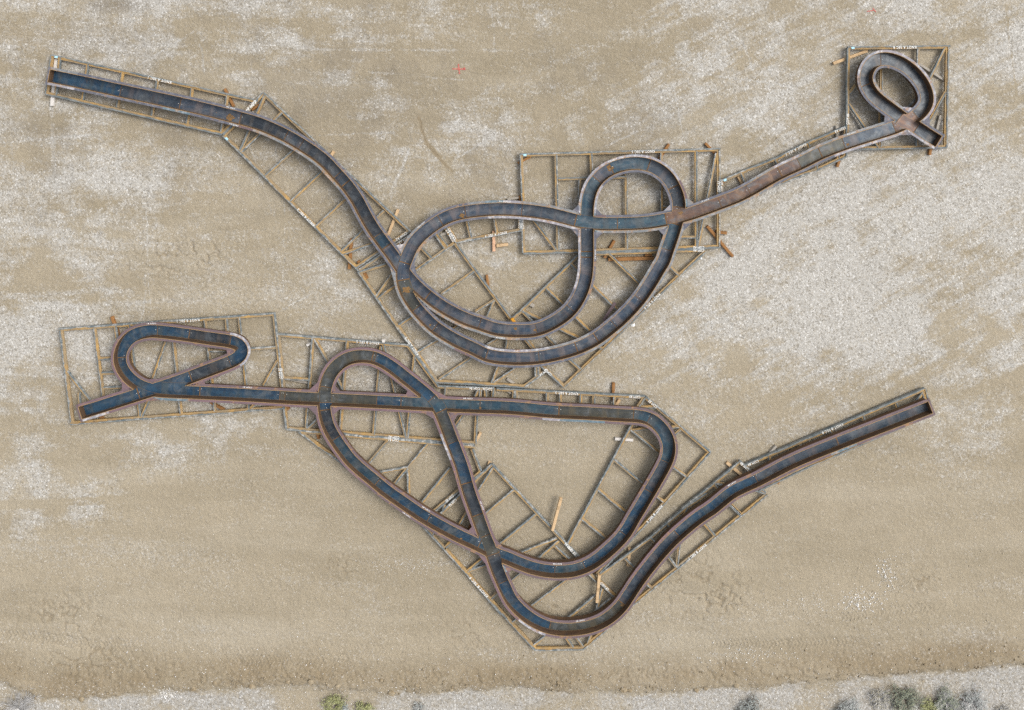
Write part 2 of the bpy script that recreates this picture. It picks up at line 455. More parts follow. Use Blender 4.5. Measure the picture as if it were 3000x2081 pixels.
def lin(a, b, n): return list(np.linspace(a, b, n))
def geo(a, n, k, step):
    out = []; s = step
    for _ in range(n):
        s *= k; a += s; out.append(a)
    return out
gx0 = lin(-15.6, 15.6, 1010); gy0 = lin(-11.0, 11.0, 715)
gxs = np.array([2 * gx0[0] - v for v in geo(gx0[0], 40, 1.27, 0.06)][::-1] + gx0 + geo(gx0[-1], 40, 1.27, 0.06))
gys = np.array([2 * gy0[0] - v for v in geo(gy0[0], 40, 1.27, 0.06)][::-1] + gy0 + geo(gy0[-1], 40, 1.27, 0.06))
GX, GY = np.meshgrid(gxs, gys)
gh, gp, gb, gs, gt, gd = ground_fields(GX.ravel(), GY.ravel())
nx, ny = len(gxs), len(gys)
ii = (np.arange(ny - 1)[:, None] * nx + np.arange(nx - 1)[None, :]).ravel()
gfaces = np.stack([ii, ii + 1, ii + nx + 1, ii + nx], 1)

def mat_ground():
    t = NT("dusty_gravel_yard"); P = t.obj()
    def at(n):
        a = t.n("ShaderNodeAttribute"); a.attribute_name = n; return a.outputs["Fac"]
    pale, brown, strip, tone, damp = at("pale"), at("brown"), at("strip"), at("tone"), at("damp")
    tan = t.mix(tone, (0.308, 0.263, 0.190), (0.250, 0.210, 0.146))
    tan = t.mix(t.ramp(t.noise(P, 1.2, 5, 0.65), 0.35, 0.7, 0, .5), tan, (0.345, 0.295, 0.214))
    band = t.noise(t.scaled(P, (0.16, 1.0, 1)), 0.9, 5, 0.6, 0.3)
    tan = t.mix(t.ramp(band, 0.42, 0.62, 0, .45), tan, (0.235, 0.198, 0.136))
    tan = t.mix(t.ramp(t.noise(t.scaled(P, (0.2, 1.0, 1), (7, 3, 0)), 0.7, 4, 0.6), 0.50, 0.68, 0, .5), tan, (0.360, 0.318, 0.245))
    grey = t.mix(t.ramp(t.noise(P, 18, 3, 0.7), 0.35, 0.65), (0.345, 0.325, 0.285), (0.450, 0.438, 0.408))
    grey = t.mix(strip, grey, t.mix(t.ramp(t.noise(P, 18, 3, 0.7), 0.35, 0.65), (0.28, 0.265, 0.235), (0.405, 0.40, 0.385)))
    # grit of every size shows through; how much of it follows the patch
    q1 = t.math('SUBTRACT', t.noise(P, 8.5, 5, 0.78, 0.4), 0.5)
    q2 = t.math('SUBTRACT', t.noise(t.scaled(P, (1, 1, 1), (5, 9, 0)), 21, 3, 0.7), 0.5)
    kk = t.math('ADD', pale, t.math('ADD', t.math('MULTIPLY', q1, 1.7), t.math('MULTIPLY', q2, 0.8)))
    k = t.ramp(kk, 0.20, 0.98)
    col = t.mix(t.math('MULTIPLY', k, 0.95), tan, grey)
    rough_k = t.ramp(pale, 0.0, 0.35, 0.25, 1.0)
    dk = t.noise(t.scaled(P, (1, 1, 1), (2, 4, 0)), 7.0, 6, 0.8, 0.6)
    col = t.mix(t.math('MULTIPLY', t.ramp(dk, 0.52, 0.70, 0, 0.6), rough_k), col, (0.150, 0.122, 0.080))
    col = t.mix(t.math('MULTIPLY', brown, 0.62), col, (0.180, 0.135, 0.078))
    col = t.mix(t.math('MULTIPLY', damp, 0.40), col, (0.150, 0.132, 0.108))
    v = t.n("ShaderNodeTexVoronoi"); v.inputs["Scale"].default_value = 27; t.l(P, v.inputs["Vector"])
    sc = t.n("ShaderNodeSeparateColor"); t.l(v.outputs["Color"], sc.inputs[0])
    dens = t.ramp(pale, 0, 0.7, 0.18, 1.0)
    col = t.mix(t.math('MULTIPLY', t.ramp(sc.outputs[0], 0.74, 0.92, 0, 0.45), dens), col, (0.115, 0.098, 0.072))
    col = t.mix(t.math('MULTIPLY', t.ramp(sc.outputs[1], 0.84, 0.99, 0, 0.5), dens), col, (0.70, 0.69, 0.66))
    f = t.noise(P, 30, 2, 0.7)
    col = t.mix(t.ramp(f, 0.35, 0.7, 0.0, 0.10), col, (0.16, 0.13, 0.09))
    m = t.out(col, 0.95, 0.1)
    h = t.math('ADD', t.math('MULTIPLY', t.noise(P, 9, 4, 0.7), 1.8), t.math('MULTIPLY', sc.outputs[2], 0.3))
    t.bump(h, 0.6, 0.03)
    return m
GM = mat_ground()
g = mesh("ground", np.stack([GX.ravel(), GY.ravel(), gh], 1), gfaces, GM, smooth=True,
         attrs={"pale": gp, "brown": gb, "strip": gs, "tone": gt, "damp": gd})
tag(g, "dusty tan and grey gravel yard", None, None, "structure")

def gz(x, y):
    h = ground_fields(np.array([x], float), np.array([y], float))[0]
    return float(h[0])

# ------------------------------------------------------------------ steel trough knots
ZF, ZT = 0.21, 0.465           # plate floor and flange level
HW, FW, TH = 0.180, 0.067, 0.012
DS = 0.015

def catmull(P):
    P = [np.array(p, float) for p in P]
    P = [2 * P[0] - P[1]] + P + [2 * P[-1] - P[-2]]
    out = []
    for i in range(1, len(P) - 2):
        p0, p1, p2, p3 = P[i - 1:i + 3]
        t0 = 0; t1 = t0 + np.linalg.norm(p1 - p0) ** .5; t2 = t1 + np.linalg.norm(p2 - p1) ** .5; t3 = t2 + np.linalg.norm(p3 - p2) ** .5
        for t in np.linspace(t1, t2, 40, endpoint=False):
            A1 = (t1 - t) / (t1 - t0) * p0 + (t - t0) / (t1 - t0) * p1
            A2 = (t2 - t) / (t2 - t1) * p1 + (t - t1) / (t2 - t1) * p2
            A3 = (t3 - t) / (t3 - t2) * p2 + (t - t2) / (t3 - t2) * p3
            B1 = (t2 - t) / (t2 - t0) * A1 + (t - t0) / (t2 - t0) * A2
            B2 = (t3 - t) / (t3 - t1) * A2 + (t - t1) / (t3 - t1) * A3
            out.append((t2 - t) / (t2 - t1) * B1 + (t - t1) / (t2 - t1) * B2)
    out.append(P[-2])
    return np.array(out)
def resample(C, ds):
    d = np.r_[0, np.cumsum(np.hypot(*np.diff(C, axis=0).T))]
    n = int(d[-1] / ds)
    s = np.linspace(0, d[-1], n + 1)
    return np.stack([np.interp(s, d, C[:, 0]), np.interp(s, d, C[:, 1])], 1), s
def smoothed(C, sig_m, ds):
    k = int(3 * sig_m / ds); w_ = np.exp(-0.5 * (np.arange(-k, k + 1) * ds / sig_m) ** 2); w_ /= w_.sum()
    ext0 = 2 * C[0] - C[1:k + 1][::-1]; ext1 = 2 * C[-1] - C[-k - 1:-1][::-1]
    E = np.vstack([ext0, C, ext1])
    return np.stack([np.convolve(E[:, i], w_, 'valid') for i in (0, 1)], 1)

PATH_A = """1 125 352 t;1 420 412 t;1 700 473 t;1 1200 580 t;1 1460 640 t;1 1725 705 m;1 1900 755 m;1 2118 850 m;2 808 635 m;2 1000 768 m;2 1120 893 m;
3 42 110 m;3 137 243 m;3 193 350 m;3 248 448 m;3 320 555 m;3 385 642 m;13 166 65 t;13 237 172 t;13 340 318 t;13 437 433 t;13 575 568 t;13 704 672 t;13 850 777 t;13 1035 885 t;13 1268 994 t;3 1172 1285 m;
3 1310 1330 m;3 1470 1344 m;3 1643 1333 m;3 1800 1265 m;3 1930 1165 m;3 2010 1040 m;3 2055 900 m;3 2068 740 m;3 2068 590 m;4 917 866 m;4 922 700 m;4 958 570 m;4 1030 475 m;
4 1135 408 m;4 1300 368 m;4 1450 388 m;4 1572 462 m;4 1652 580 m;4 1688 700 m;4 1680 800 m;4 1655 900 m;4 1624 1000 m;4 1588 1100 m;4 1556 1200 m;5 1548 200 m;5 1488 300 m;5 1430 395 m;5 1355 502 m;
5 1235 635 m;5 1110 745 m;5 995 832 m;5 850 905 m;5 700 952 m;5 515 990 m;5 300 1000 m;5 80 983 t;13 1333 1406 t;13 1140 1320 t;13 945 1212 t;13 776 1100 t;13 587 920 t;13 436 731 t;13 343 567 t;13 297 410 t;13 295 290 t;13 318 185 t;13 362 70 t;
3 570 690 m;3 612 610 m;3 690 525 m;3 830 422 m;3 930 374 m;3 1045 346 m;3 1300 322 m;3 1522 330 m;3 1750 361 m;3 1900 398 m;3 2000 424 m;4 917 866 m;4 1050 877 m;4 1180 877 m;4 1400 868 m;4 1590 838 m;
4 1745 803 m;4 2045 697 m;6 187 1362 t;6 278 1316 t;6 530 1172 t;6 710 1088 t;6 885 1000 t;6 1085 922 t;6 1300 852 t;6 1510 785 t;6 1600 742 t;6 1670 700 t;6 1735 645 t;6 1775 565 t;6 1757 463 t;
6 1703 372 t;6 1615 285 t;6 1510 226 t;6 1400 207 t;6 1310 245 t;6 1260 338 t;6 1268 430 t;6 1325 520 t;6 1430 607 t;6 1533 683 t;6 1600 735 t;6 1668 775 t;6 1765 840 t;6 1870 905 t"""
PATH_B = """7 388 1037 t;7 620 965 t;7 860 888 t;7 1005 842 t;7 1150 795 t;7 1270 753 t;7 1500 665 t;7 1620 620 t;7 1712 575 t;7 1750 530 t;7 1742 478 t;7 1700 448 t;7 1640 432 t;7 1460 406 t;7 1290 380 t;7 1100 356 t;7 960 349 t;
7 828 388 t;7 762 452 t;7 726 530 t;7 722 600 t;7 743 665 t;7 785 725 t;7 845 780 t;7 930 825 t;7 1030 848 t;7 1150 856 t;7 1300 862 t;7 1700 881 t;7 2100 905 t;8 200 768 t;8 430 778 t;8 1000 805 t;8 1280 820 t;8 1600 835 t;8 2000 850 t;
10 900 305 t;10 1200 320 t;10 1480 336 t;10 1650 347 t;10 1745 373 t;10 1825 438 t;10 1880 520 t;10 1900 610 t;10 1890 690 t;10 1850 780 t;10 1730 990 t;10 1595 1217 t;11 1250 310 t;11 1185 390 t;11 1100 470 t;11 1010 545 t;
11 920 599 t;11 815 636 t;11 700 648 t;11 590 643 t;11 470 620 t;11 350 578 t;11 250 535 t;9 1300 931 t;9 1190 872 t;9 977 772 t;9 825 692 t;9 672 602 t;9 530 505 t;9 371 393 t;9 268 307 t;9 165 222 t;8 648 1285 t;8 602 1225 t;
8 548 1150 t;8 500 1075 t;8 463 1000 t;8 440 920 t;8 431 850 t;8 430 778 t;8 436 710 t;8 448 650 t;8 475 580 t;8 523 510 t;8 602 448 t;8 675 422 t;8 750 415 t;8 840 425 t;8 925 460 t;8 1015 518 t;8 1110 593 t;8 1215 675 t;8 1310 755 t;
8 1370 820 t;8 1415 895 t;8 1450 980 t;8 1492 1090 t;8 1535 1200 t;9 1015 200 t;9 1072 400 t;9 1143 600 t;9 1208 780 t;9 1250 880 t;9 1278 960 t;9 1320 1080 t;9 1372 1200 t;11 285 895 t;11 365 983 t;11 470 1062 t;11 580 1113 t;11 700 1135 t;
11 820 1133 t;11 940 1112 t;11 1050 1070 t;11 1140 1008 t;11 1215 932 t;11 1280 835 t;11 1355 722 t;11 1440 610 t;11 1530 500 t;11 1630 390 t;11 1745 285 t;11 1865 188 t;11 1975 115 t;12 424 1127 t;12 622 1032 t;12 921 878 t;
12 1320 713 t;12 1719 558 t;12 2088 414 t"""
SEAM_A = """1 710 475 d;1 1215 590 v;1 1725 705 k;1 2118 850 d;2 808 635 k;2 1120 893 d;2 1183 970 k;3 315 540 b;3 385 642 v;3 545 880 v;3 730 1060 v;3 1172 1290 v;3 1643 1333 d;3 1930 1165 v;3 2068 740 b;3 2068 690 d;4 917 920 b;4 1000 500 v;
4 1130 412 b;4 1450 388 d;4 1648 580 k;4 1690 745 r;4 1640 880 b;4 1588 1100 v;5 1355 502 v;5 1140 715 v;5 995 832 v;5 830 915 v;5 515 990 v;5 80 978 d;8 1362 183 v;3 640 1160 o;3 520 930 v;3 545 790 v;3 830 422 v;3 1045 346 v;3 1522 330 d;3 1980 420 b;
4 1180 877 b;4 1590 838 r;4 2045 697 r;6 278 1315 r;6 545 1170 r;6 707 1088 o;6 885 1000 o;6 1085 922 d;6 1510 785 r;6 1690 680 k;6 1400 207 k;6 1270 430 k;6 1560 705 r;6 1700 795 k"""
SEAM_B = """7 860 888 B;7 1300 740 k;7 1630 610 B;7 1640 432 k;7 1290 380 B;7 1020 350 B;7 722 580 B;7 1380 865 B;7 2060 903 o;8 90 762 o;8 485 780 o;8 870 800 B;8 1075 810 b;8 1745 842 b;10 975 310 o;10 1610 343 b;10 1745 373 b;10 1870 740 d;10 1730 990 B;
11 1220 340 B;11 890 600 b;11 655 648 B;11 180 510 b;9 1170 860 B;9 740 640 B;9 300 340 b;8 530 1120 k;8 440 880 B;8 432 820 o;8 445 690 o;8 835 425 o;8 860 432 B;8 1340 780 b;8 1420 890 o;8 1510 1160 B;9 1050 350 k;9 1150 620 o;9 1210 800 o;9 1300 950 k;9 1362 1190 B;11 615 1120 o;11 1210 925 d;
11 1680 340 B;12 630 1030 d;12 1320 713 d"""

def parse_path(s):
    pts = []
    for row in s.replace("\n", "").split(";"):
        a, b, c, q = row.split()
        pts.append(T(int(a), float(b), float(c), ZT if q == 't' else 0.35))
    return pts

def build_knot(path_s, seam_s, root_o, fl_tones, seed, sig=0.10, wide=None):
    R = random.Random(seed)
    C, s = resample(catmull(parse_path(path_s)), DS)
    C = smoothed(C, sig, DS)
    C, s = resample(C, DS)
    tan = np.gradient(C, axis=0); tan /= np.linalg.norm(tan, axis=1)[:, None]
    nor = np.stack([-tan[:, 1], tan[:, 0]], 1)
    N = len(C)
    def mind(P):
        out = np.empty(len(P)); CC = C[::2]; c2 = (CC ** 2).sum(1)
        for i in range(0, len(P), 4000):
            q = P[i:i + 4000]
            out[i:i + 4000] = np.sqrt(np.maximum(((q ** 2).sum(1)[:, None] + c2[None] - 2 * q @ CC.T).min(1), 0))
        return out
    # ---- seams -> floor panels
    seams = []
    last = 0
    for row in seam_s.replace("\n", "").split(";"):
        a, b, c, q = row.split()
        p = np.array(T(int(a), float(b), float(c), 0.37))
        dd = np.hypot(*(C - p).T)
        dd[:last] = 9; dd[last + 1000:] = 9        # seams are listed in running order
        i = int(dd.argmin())
        if i <= last + 5: i = last + 12
        seams.append((i, q)); last = i
    cuts = [0] + [i for i, q in seams] + [N - 1]
    tones = ['d' if fl_tones[0] == 'l' else 'B'] + [q for i, q in seams]
    lat = [-HW, -HW / 2, 0, HW / 2, HW]
    # floor level rises a hair at each later crossing so plates lie one over the other
    for kk in range(len(cuts) - 1):
        i0, i1 = cuts[kk], cuts[kk + 1]
        idx = list(range(i0, i1, 4)) + [i1]
        zz = ZF + 0.0008 * kk
        V, U, F = [], [], []
        for j in idx:
            for d in lat:
                V.append((*(C[j] + nor[j] * d), zz)); U.append((s[j], d))
        m = len(lat)
        for a in range(len(idx) - 1):
            for b in range(m - 1):
                q = a * m + b
                F.append((q, q + m, q + m + 1, q + 1))
        n0 = len(V)
        V += [(v[0], v[1], zz - 0.010) for v in V]; U += U
        F += [tuple(x + n0 for x in f[::-1]) for f in F]
        mesh("floor_plate", V, F, FLOOR[tones[kk]], root_o, uv=U)
    for ks, (i, q) in enumerate(seams):
        V, F, M = [], [], []
        z = ZF + 0.0008 * (ks + 1) + 0.0023
        wd = R.choice([0.008, 0.011, 0.016])
        for d, e in ((-HW, -wd), (-HW, wd), (HW, wd), (HW, -wd)):
            V.append((*(C[i] + nor[i] * d + tan[i] * e), z))
        V += [(v[0], v[1], z - 0.004) for v in V[:4]]
        F += [(0, 1, 2, 3), (0, 4, 5, 1), (1, 5, 6, 2), (2, 6, 7, 3), (3, 7, 4, 0)]; M += [0] * 5
        if R.random() < 0.7:
            for e, d in ((-0.05, R.uniform(-.03, .03)), (0.05, R.uniform(-.03, .03))):
                c = C[i] + nor[i] * d + tan[i] * e; b = len(V)
                for k in range(8):
                    V.append((c[0] + .010 * math.cos(k * .785), c[1] + .010 * math.sin(k * .785), z + 0.002))
                for k in range(8):
                    V.append((c[0] + .012 * math.cos(k * .785), c[1] + .012 * math.sin(k * .785), z - .006))
                F.append(tuple(b + k for k in range(8))); M.append(1)
                for k in range(8):
                    F.append((b + k, b + 8 + k, b + 8 + (k + 1) % 8, b + (k + 1) % 8)); M.append(1)
        mesh("weld_seam", V, F, [SEAMM, DOT], root_o, midx=M)
    # ---- walls and flanges
    gus = []
    for side in (1, -1):
        wallp = C + nor * side * (HW + 0.001)
        ok = mind(wallp) >= HW - 0.002
        okq = ok[:-1] & ok[1:]
        starts = [i for i in range(N - 1) if okq[i] and (i == 0 or not okq[i - 1])]
        for st in starts:
            en = st
            while en < N - 1 and okq[en]: en += 1
            if en - st < 3: continue
            V, F = [], []
            for j in range(st, en + 1):
                a = C[j] + nor[j] * side * HW; b = C[j] + nor[j] * side * (HW + TH)
                V += [(*a, ZF - 0.02), (*a, ZT + 0.005), (*b, ZT + 0.005), (*b, ZF - 0.02)]
            for k in range(en - st):
                q = 4 * k
                for (u, v) in ((0, 1), (1, 2), (2, 3)):
                    f = (q + u, q + u + 4, q + v + 4, q + v)
                    F.append(f if side < 0 else f[::-1])
            F.append((0, 1, 2, 3)); e = 4 * (en - st); F.append((e, e + 3, e + 2, e + 1))
            mesh("side_wall", V, F, WALL, root_o)
        ds_ = np.linspace(HW + TH, HW + FW + TH, 5)
        okm = np.stack([mind(C + nor * side * d) >= min(d, 9) - 0.004 for d in ds_], 1)
        for b_ in range(5):
            c_ = np.convolve(np.pad(okm[:, b_].astype(float), 6, mode='edge'), np.ones(13) / 13, 'valid')
            okm[:, b_] = c_ > 0.5
        # trim: chop into plates of varying length
        i = 0
        outer_prev = okm[0, -1]
        for j in range(1, N):
            if okm[j, -1] != outer_prev:
                jj = j if not outer_prev else j - 1
                back = -12 if outer_prev else 12
                jb = int(np.clip(jj + back, 0, N - 1))
                gus.append((C[j] + nor[j] * side * ds_[-1], C[jb] + nor[jb] * side * ds_[-1]))
                outer_prev = okm[j, -1]
        joint = [c for c in cuts]
        while i < N - 1:
            L = int(R.choice([0.5, 0.8, 1.4, 2.0, 2.6, 3.2]) / DS)
            e = min(N - 1, i + L)
            has = lambda j: bool((okm[j] & okm[j + 1]).sum() > 1)
            while i < e and not has(i): i += 1
            if i >= e: continue
            jj = i
            while jj < e and has(jj): jj += 1
            if jj - i < 4:
                i = jj; continue
            e = jj
            near_joint = L < 0.9 / DS
            tone = R.choice(fl_tones[1]) if near_joint else R.choice(fl_tones[0])
            V, U, F = [], [], []
            vid = {}
            def vv(j, b, lo):
                key = (j, b, lo)
                if key not in vid:
                    vid[key] = len(V)
                    V.append((*(C[j] + nor[j] * side * ds_[b]), ZT - (0.014 if lo else 0))); U.append((s[j], ds_[b]))
                return vid[key]
            for j in range(i, e):
                for b in range(4):
                    if okm[j, b] and okm[j + 1, b] and okm[j, b + 1] and okm[j + 1, b + 1]:
                        f = (vv(j, b, 0), vv(j + 1, b, 0), vv(j + 1, b + 1, 0), vv(j, b + 1, 0))
                        F.append(f if side < 0 else f[::-1])
                        f = (vv(j, b, 1), vv(j + 1, b, 1), vv(j + 1, b + 1, 1), vv(j, b + 1, 1))
                        F.append(f[::-1] if side < 0 else f)
                        if b == 3:
                            f = (vv(j, 4, 0), vv(j + 1, 4, 0), vv(j + 1, 4, 1), vv(j, 4, 1))
                            F.append(f if side < 0 else f[::-1])
            if F:
                mesh("flange", V, F, FLANGE[tone], root_o, uv=U)
            i = e
    # ---- gusset plates in the inner corners of the crossings
    used = set()
    for a in range(len(gus)):
        if a in used: continue
        best = None
        for b in range(a + 1, len(gus)):
            if b in used: continue
            d = np.hypot(*(gus[a][0] - gus[b][0]))
            if d < 0.07 and (best is None or d < best[0]): best = (d, b)
        if best is None: continue
        used |= {a, best[1]}
        O = (gus[a][0] + gus[best[1]][0]) / 2
        A_, B_ = gus[a][1], gus[best[1]][1]
        if float((A_ - O) @ (B_ - O)) / (np.linalg.norm(A_ - O) * np.linalg.norm(B_ - O) + 1e-9) > 0.93: continue
        # tuck the plate a little under the corner so no chink shows
        M_ = (A_ + B_) / 2; O2 = O + (O - M_) / (np.linalg.norm(O - M_) + 1e-6) * 0.03
        z = ZT + 0.003
        tri = [O2, A_, B_]
        if np.cross(A_ - O2, B_ - O2) < 0: tri = [O2, B_, A_]
        V = [(*p, z) for p in tri] + [(*p, z - 0.014) for p in tri]
        mesh("gusset", V, [(0, 1, 2), (5, 4, 3), (0, 3, 4, 1), (1, 4, 5, 2), (2, 5, 3, 0)], FLANGE[R.choice(fl_tones[0])], root_o,
             uv=[(v[0], v[1]) for v in V])
    # ---- end plates
    for j, sg in ((0, -1), (N - 1, 1)):
        t_, n_ = tan[j] * sg, nor[j]
        V, F = [], []
        p = C[j]
        def q(e, d, z): V.append((*(p + t_ * e + n_ * d), z))
        for e in (0.0, TH):
            for d in (-HW, HW):
                for z in (ZF - .02, ZT + .005): q(e, d, z)
        F += [(0, 2, 3, 1), (4, 5, 7, 6), (1, 3, 7, 5), (0, 1, 5, 4), (2, 6, 7, 3)]
        mesh("end_plate", V, F, WALL, root_o)
        V, F = [], []
        wdt = HW + FW + TH
        fe = 0.05
        for z in (ZT - .001, ZT - .015):
            for e in (TH, TH + fe):
                for d in (-wdt, wdt): q(e, d, z)
        F += [(0, 1, 3, 2), (4, 6, 7, 5), (2, 3, 7, 6), (0, 2, 6, 4), (1, 5, 7, 3)]
        mesh("flange", V, F, FLANGE[fl_tones[0][0]], root_o, uv=[(v[0], v[1]) for v in V])
    def stain(t_, x_, y_, rad, m):
        p = np.array(T(t_, x_, y_, ZF)); i = int(np.hypot(*(C - p).T).argmin())
        kk = max(k for k in range(len(cuts) - 1) if cuts[k] <= i)
        z = ZF + 0.0008 * kk + 0.0012; n = 18
        V = []
        for k in range(n):
            rr_ = rad * R.uniform(.45, 1.15)
            V.append((p[0] + rr_ * math.cos(k * 6.283 / n), p[1] + rr_ * .8 * math.sin(k * 6.283 / n), z))
        V.append((p[0], p[1], z))
        mesh("rust_stain", V, [(k, (k + 1) % n, n) for k in range(n)], m, root_o)
    return C, stain

kA = root("steel_trough_knot", (*ground_pt(1500, 560), 0.0), "upper rusty blue steel trough looped like a knot with lavender grey rims", "steel trough")
kB = root("steel_trough_knot", (*ground_pt(1300, 1400), 0.0), "lower deep blue steel trough looped like a knot with mauve pink rims", "steel trough")
CA, stainA = build_knot(PATH_A, SEAM_A, kA, (['l', 'l', 'l', 'w', 'g'], ['w', 's', 'g', 'm']), 3)
CB, stainB = build_knot(PATH_B, SEAM_B, kB, (['m', 'p', 'm', 'p', 'm'], ['s', 'w', 's', 'm']), 5, 0.085)

STAIN = flat("orange_rust_stain", (0.22, 0.125, 0.045), 0.8, (0.07, 0.065, 0.06, 1.0))
for a in ((4, 1112, 412, .12), (3, 1015, 378, .10), (3, 1468, 1330, .06), (3, 548, 1005, .13), (1, 1655, 702, .13), (3, 1632, 1345, .05), (4, 1705, 790, .08), (3, 750, 1300, .05), (6, 1100, 930, .06)):
    stainA(*a, STAIN)
for a in ((8, 1745, 850, .05), (9, 1010, 800, .04), (11, 1215, 925, .05)):
    stainB(*a, STAIN)

# ------------------------------------------------------------------ timbers, frames, lettering
def beam(name, p, q, wd, z0, z1, m, parent=None, cup=0.0, flip=False, ends=True, bev=0.006):
    """prism along p-q; cup: rust side sits lower (angle section)"""
    p = np.array(p, float); q = np.array(q, float); L = np.linalg.norm(q - p)
    t_ = (q - p) / L; n_ = np.array([-t_[1], t_[0]]) * (-1 if flip else 1)
    h = wd / 2
    if cup:
        prof = [(-h, z0), (-h, z1 - bev), (-h + bev, z1), (-h + wd * .46, z1), (-h + wd * .50, z1 - cup), (h - bev, z1 - cup), (h, z1 - cup - bev), (h, z0)]
    else:
        prof = [(-h, z0), (-h, z1 - bev), (-h + bev, z1), (h - bev, z1), (h, z1 - bev), (h, z0)]
    V, U, F = [], [], []
    rj = RND.random() * 30
    nseg = max(1, int(L / 0.6))
    for k in range(nseg + 1):
        c = p + t_ * L * k / nseg
        for d, z in prof:
            V.append((*(c + n_ * d), z)); U.append((L * k / nseg + rj, (d + h) / wd))
    m_ = len(prof)
    for k in range(nseg):
        for a in range(m_):
            b = (a + 1) % m_
            f = (k * m_ + a, (k + 1) * m_ + a, (k + 1) * m_ + b, k * m_ + b)
            F.append(f if flip else f[::-1])
    F.append(tuple(range(m_)) if not flip else tuple(range(m_))[::-1])
    e = nseg * m_
    F.append(tuple(range(e, e + m_))[::-1] if not flip else tuple(range(e, e + m_)))
    c0 = (p + q) / 2
    return mesh(name, V, F, m, parent, uv=U, origin=(c0[0], c0[1], z0))

def text_mesh(txt, size_w, size_h):
    cu = bpy.data.curves.new("lettering", 'FONT')
    cu.body = txt; cu.offset = 0.02; cu.space_character = 1.12
    cu.size = 1.0; cu.resolution_u = 3; cu.fill_mode = 'BOTH'; cu.extrude = 0.0
    o = bpy.data.objects.new("lettering", cu)
    COL.objects.link(o)
    bpy.context.view_layer.update()
    dg = bpy.context.evaluated_depsgraph_get()
    me = bpy.data.meshes.new_from_object(o.evaluated_get(dg))
    V = np.array([v.co[:] for v in me.vertices]); F = [tuple(p.vertices) for p in me.polygons]
    bpy.data.objects.remove(o); bpy.data.curves.remove(cu); bpy.data.meshes.remove(me)
    mn, mx = V.min(0), V.max(0)
    V[:, 0] = (V[:, 0] - mn[0]) / (mx[0] - mn[0]) * size_w
    V[:, 1] = (V[:, 1] - (mn[1] + mx[1]) / 2) / (mx[1] - mn[1]) * size_h
    return V, F

ZB0, ZB1 = 0.09, 0.185
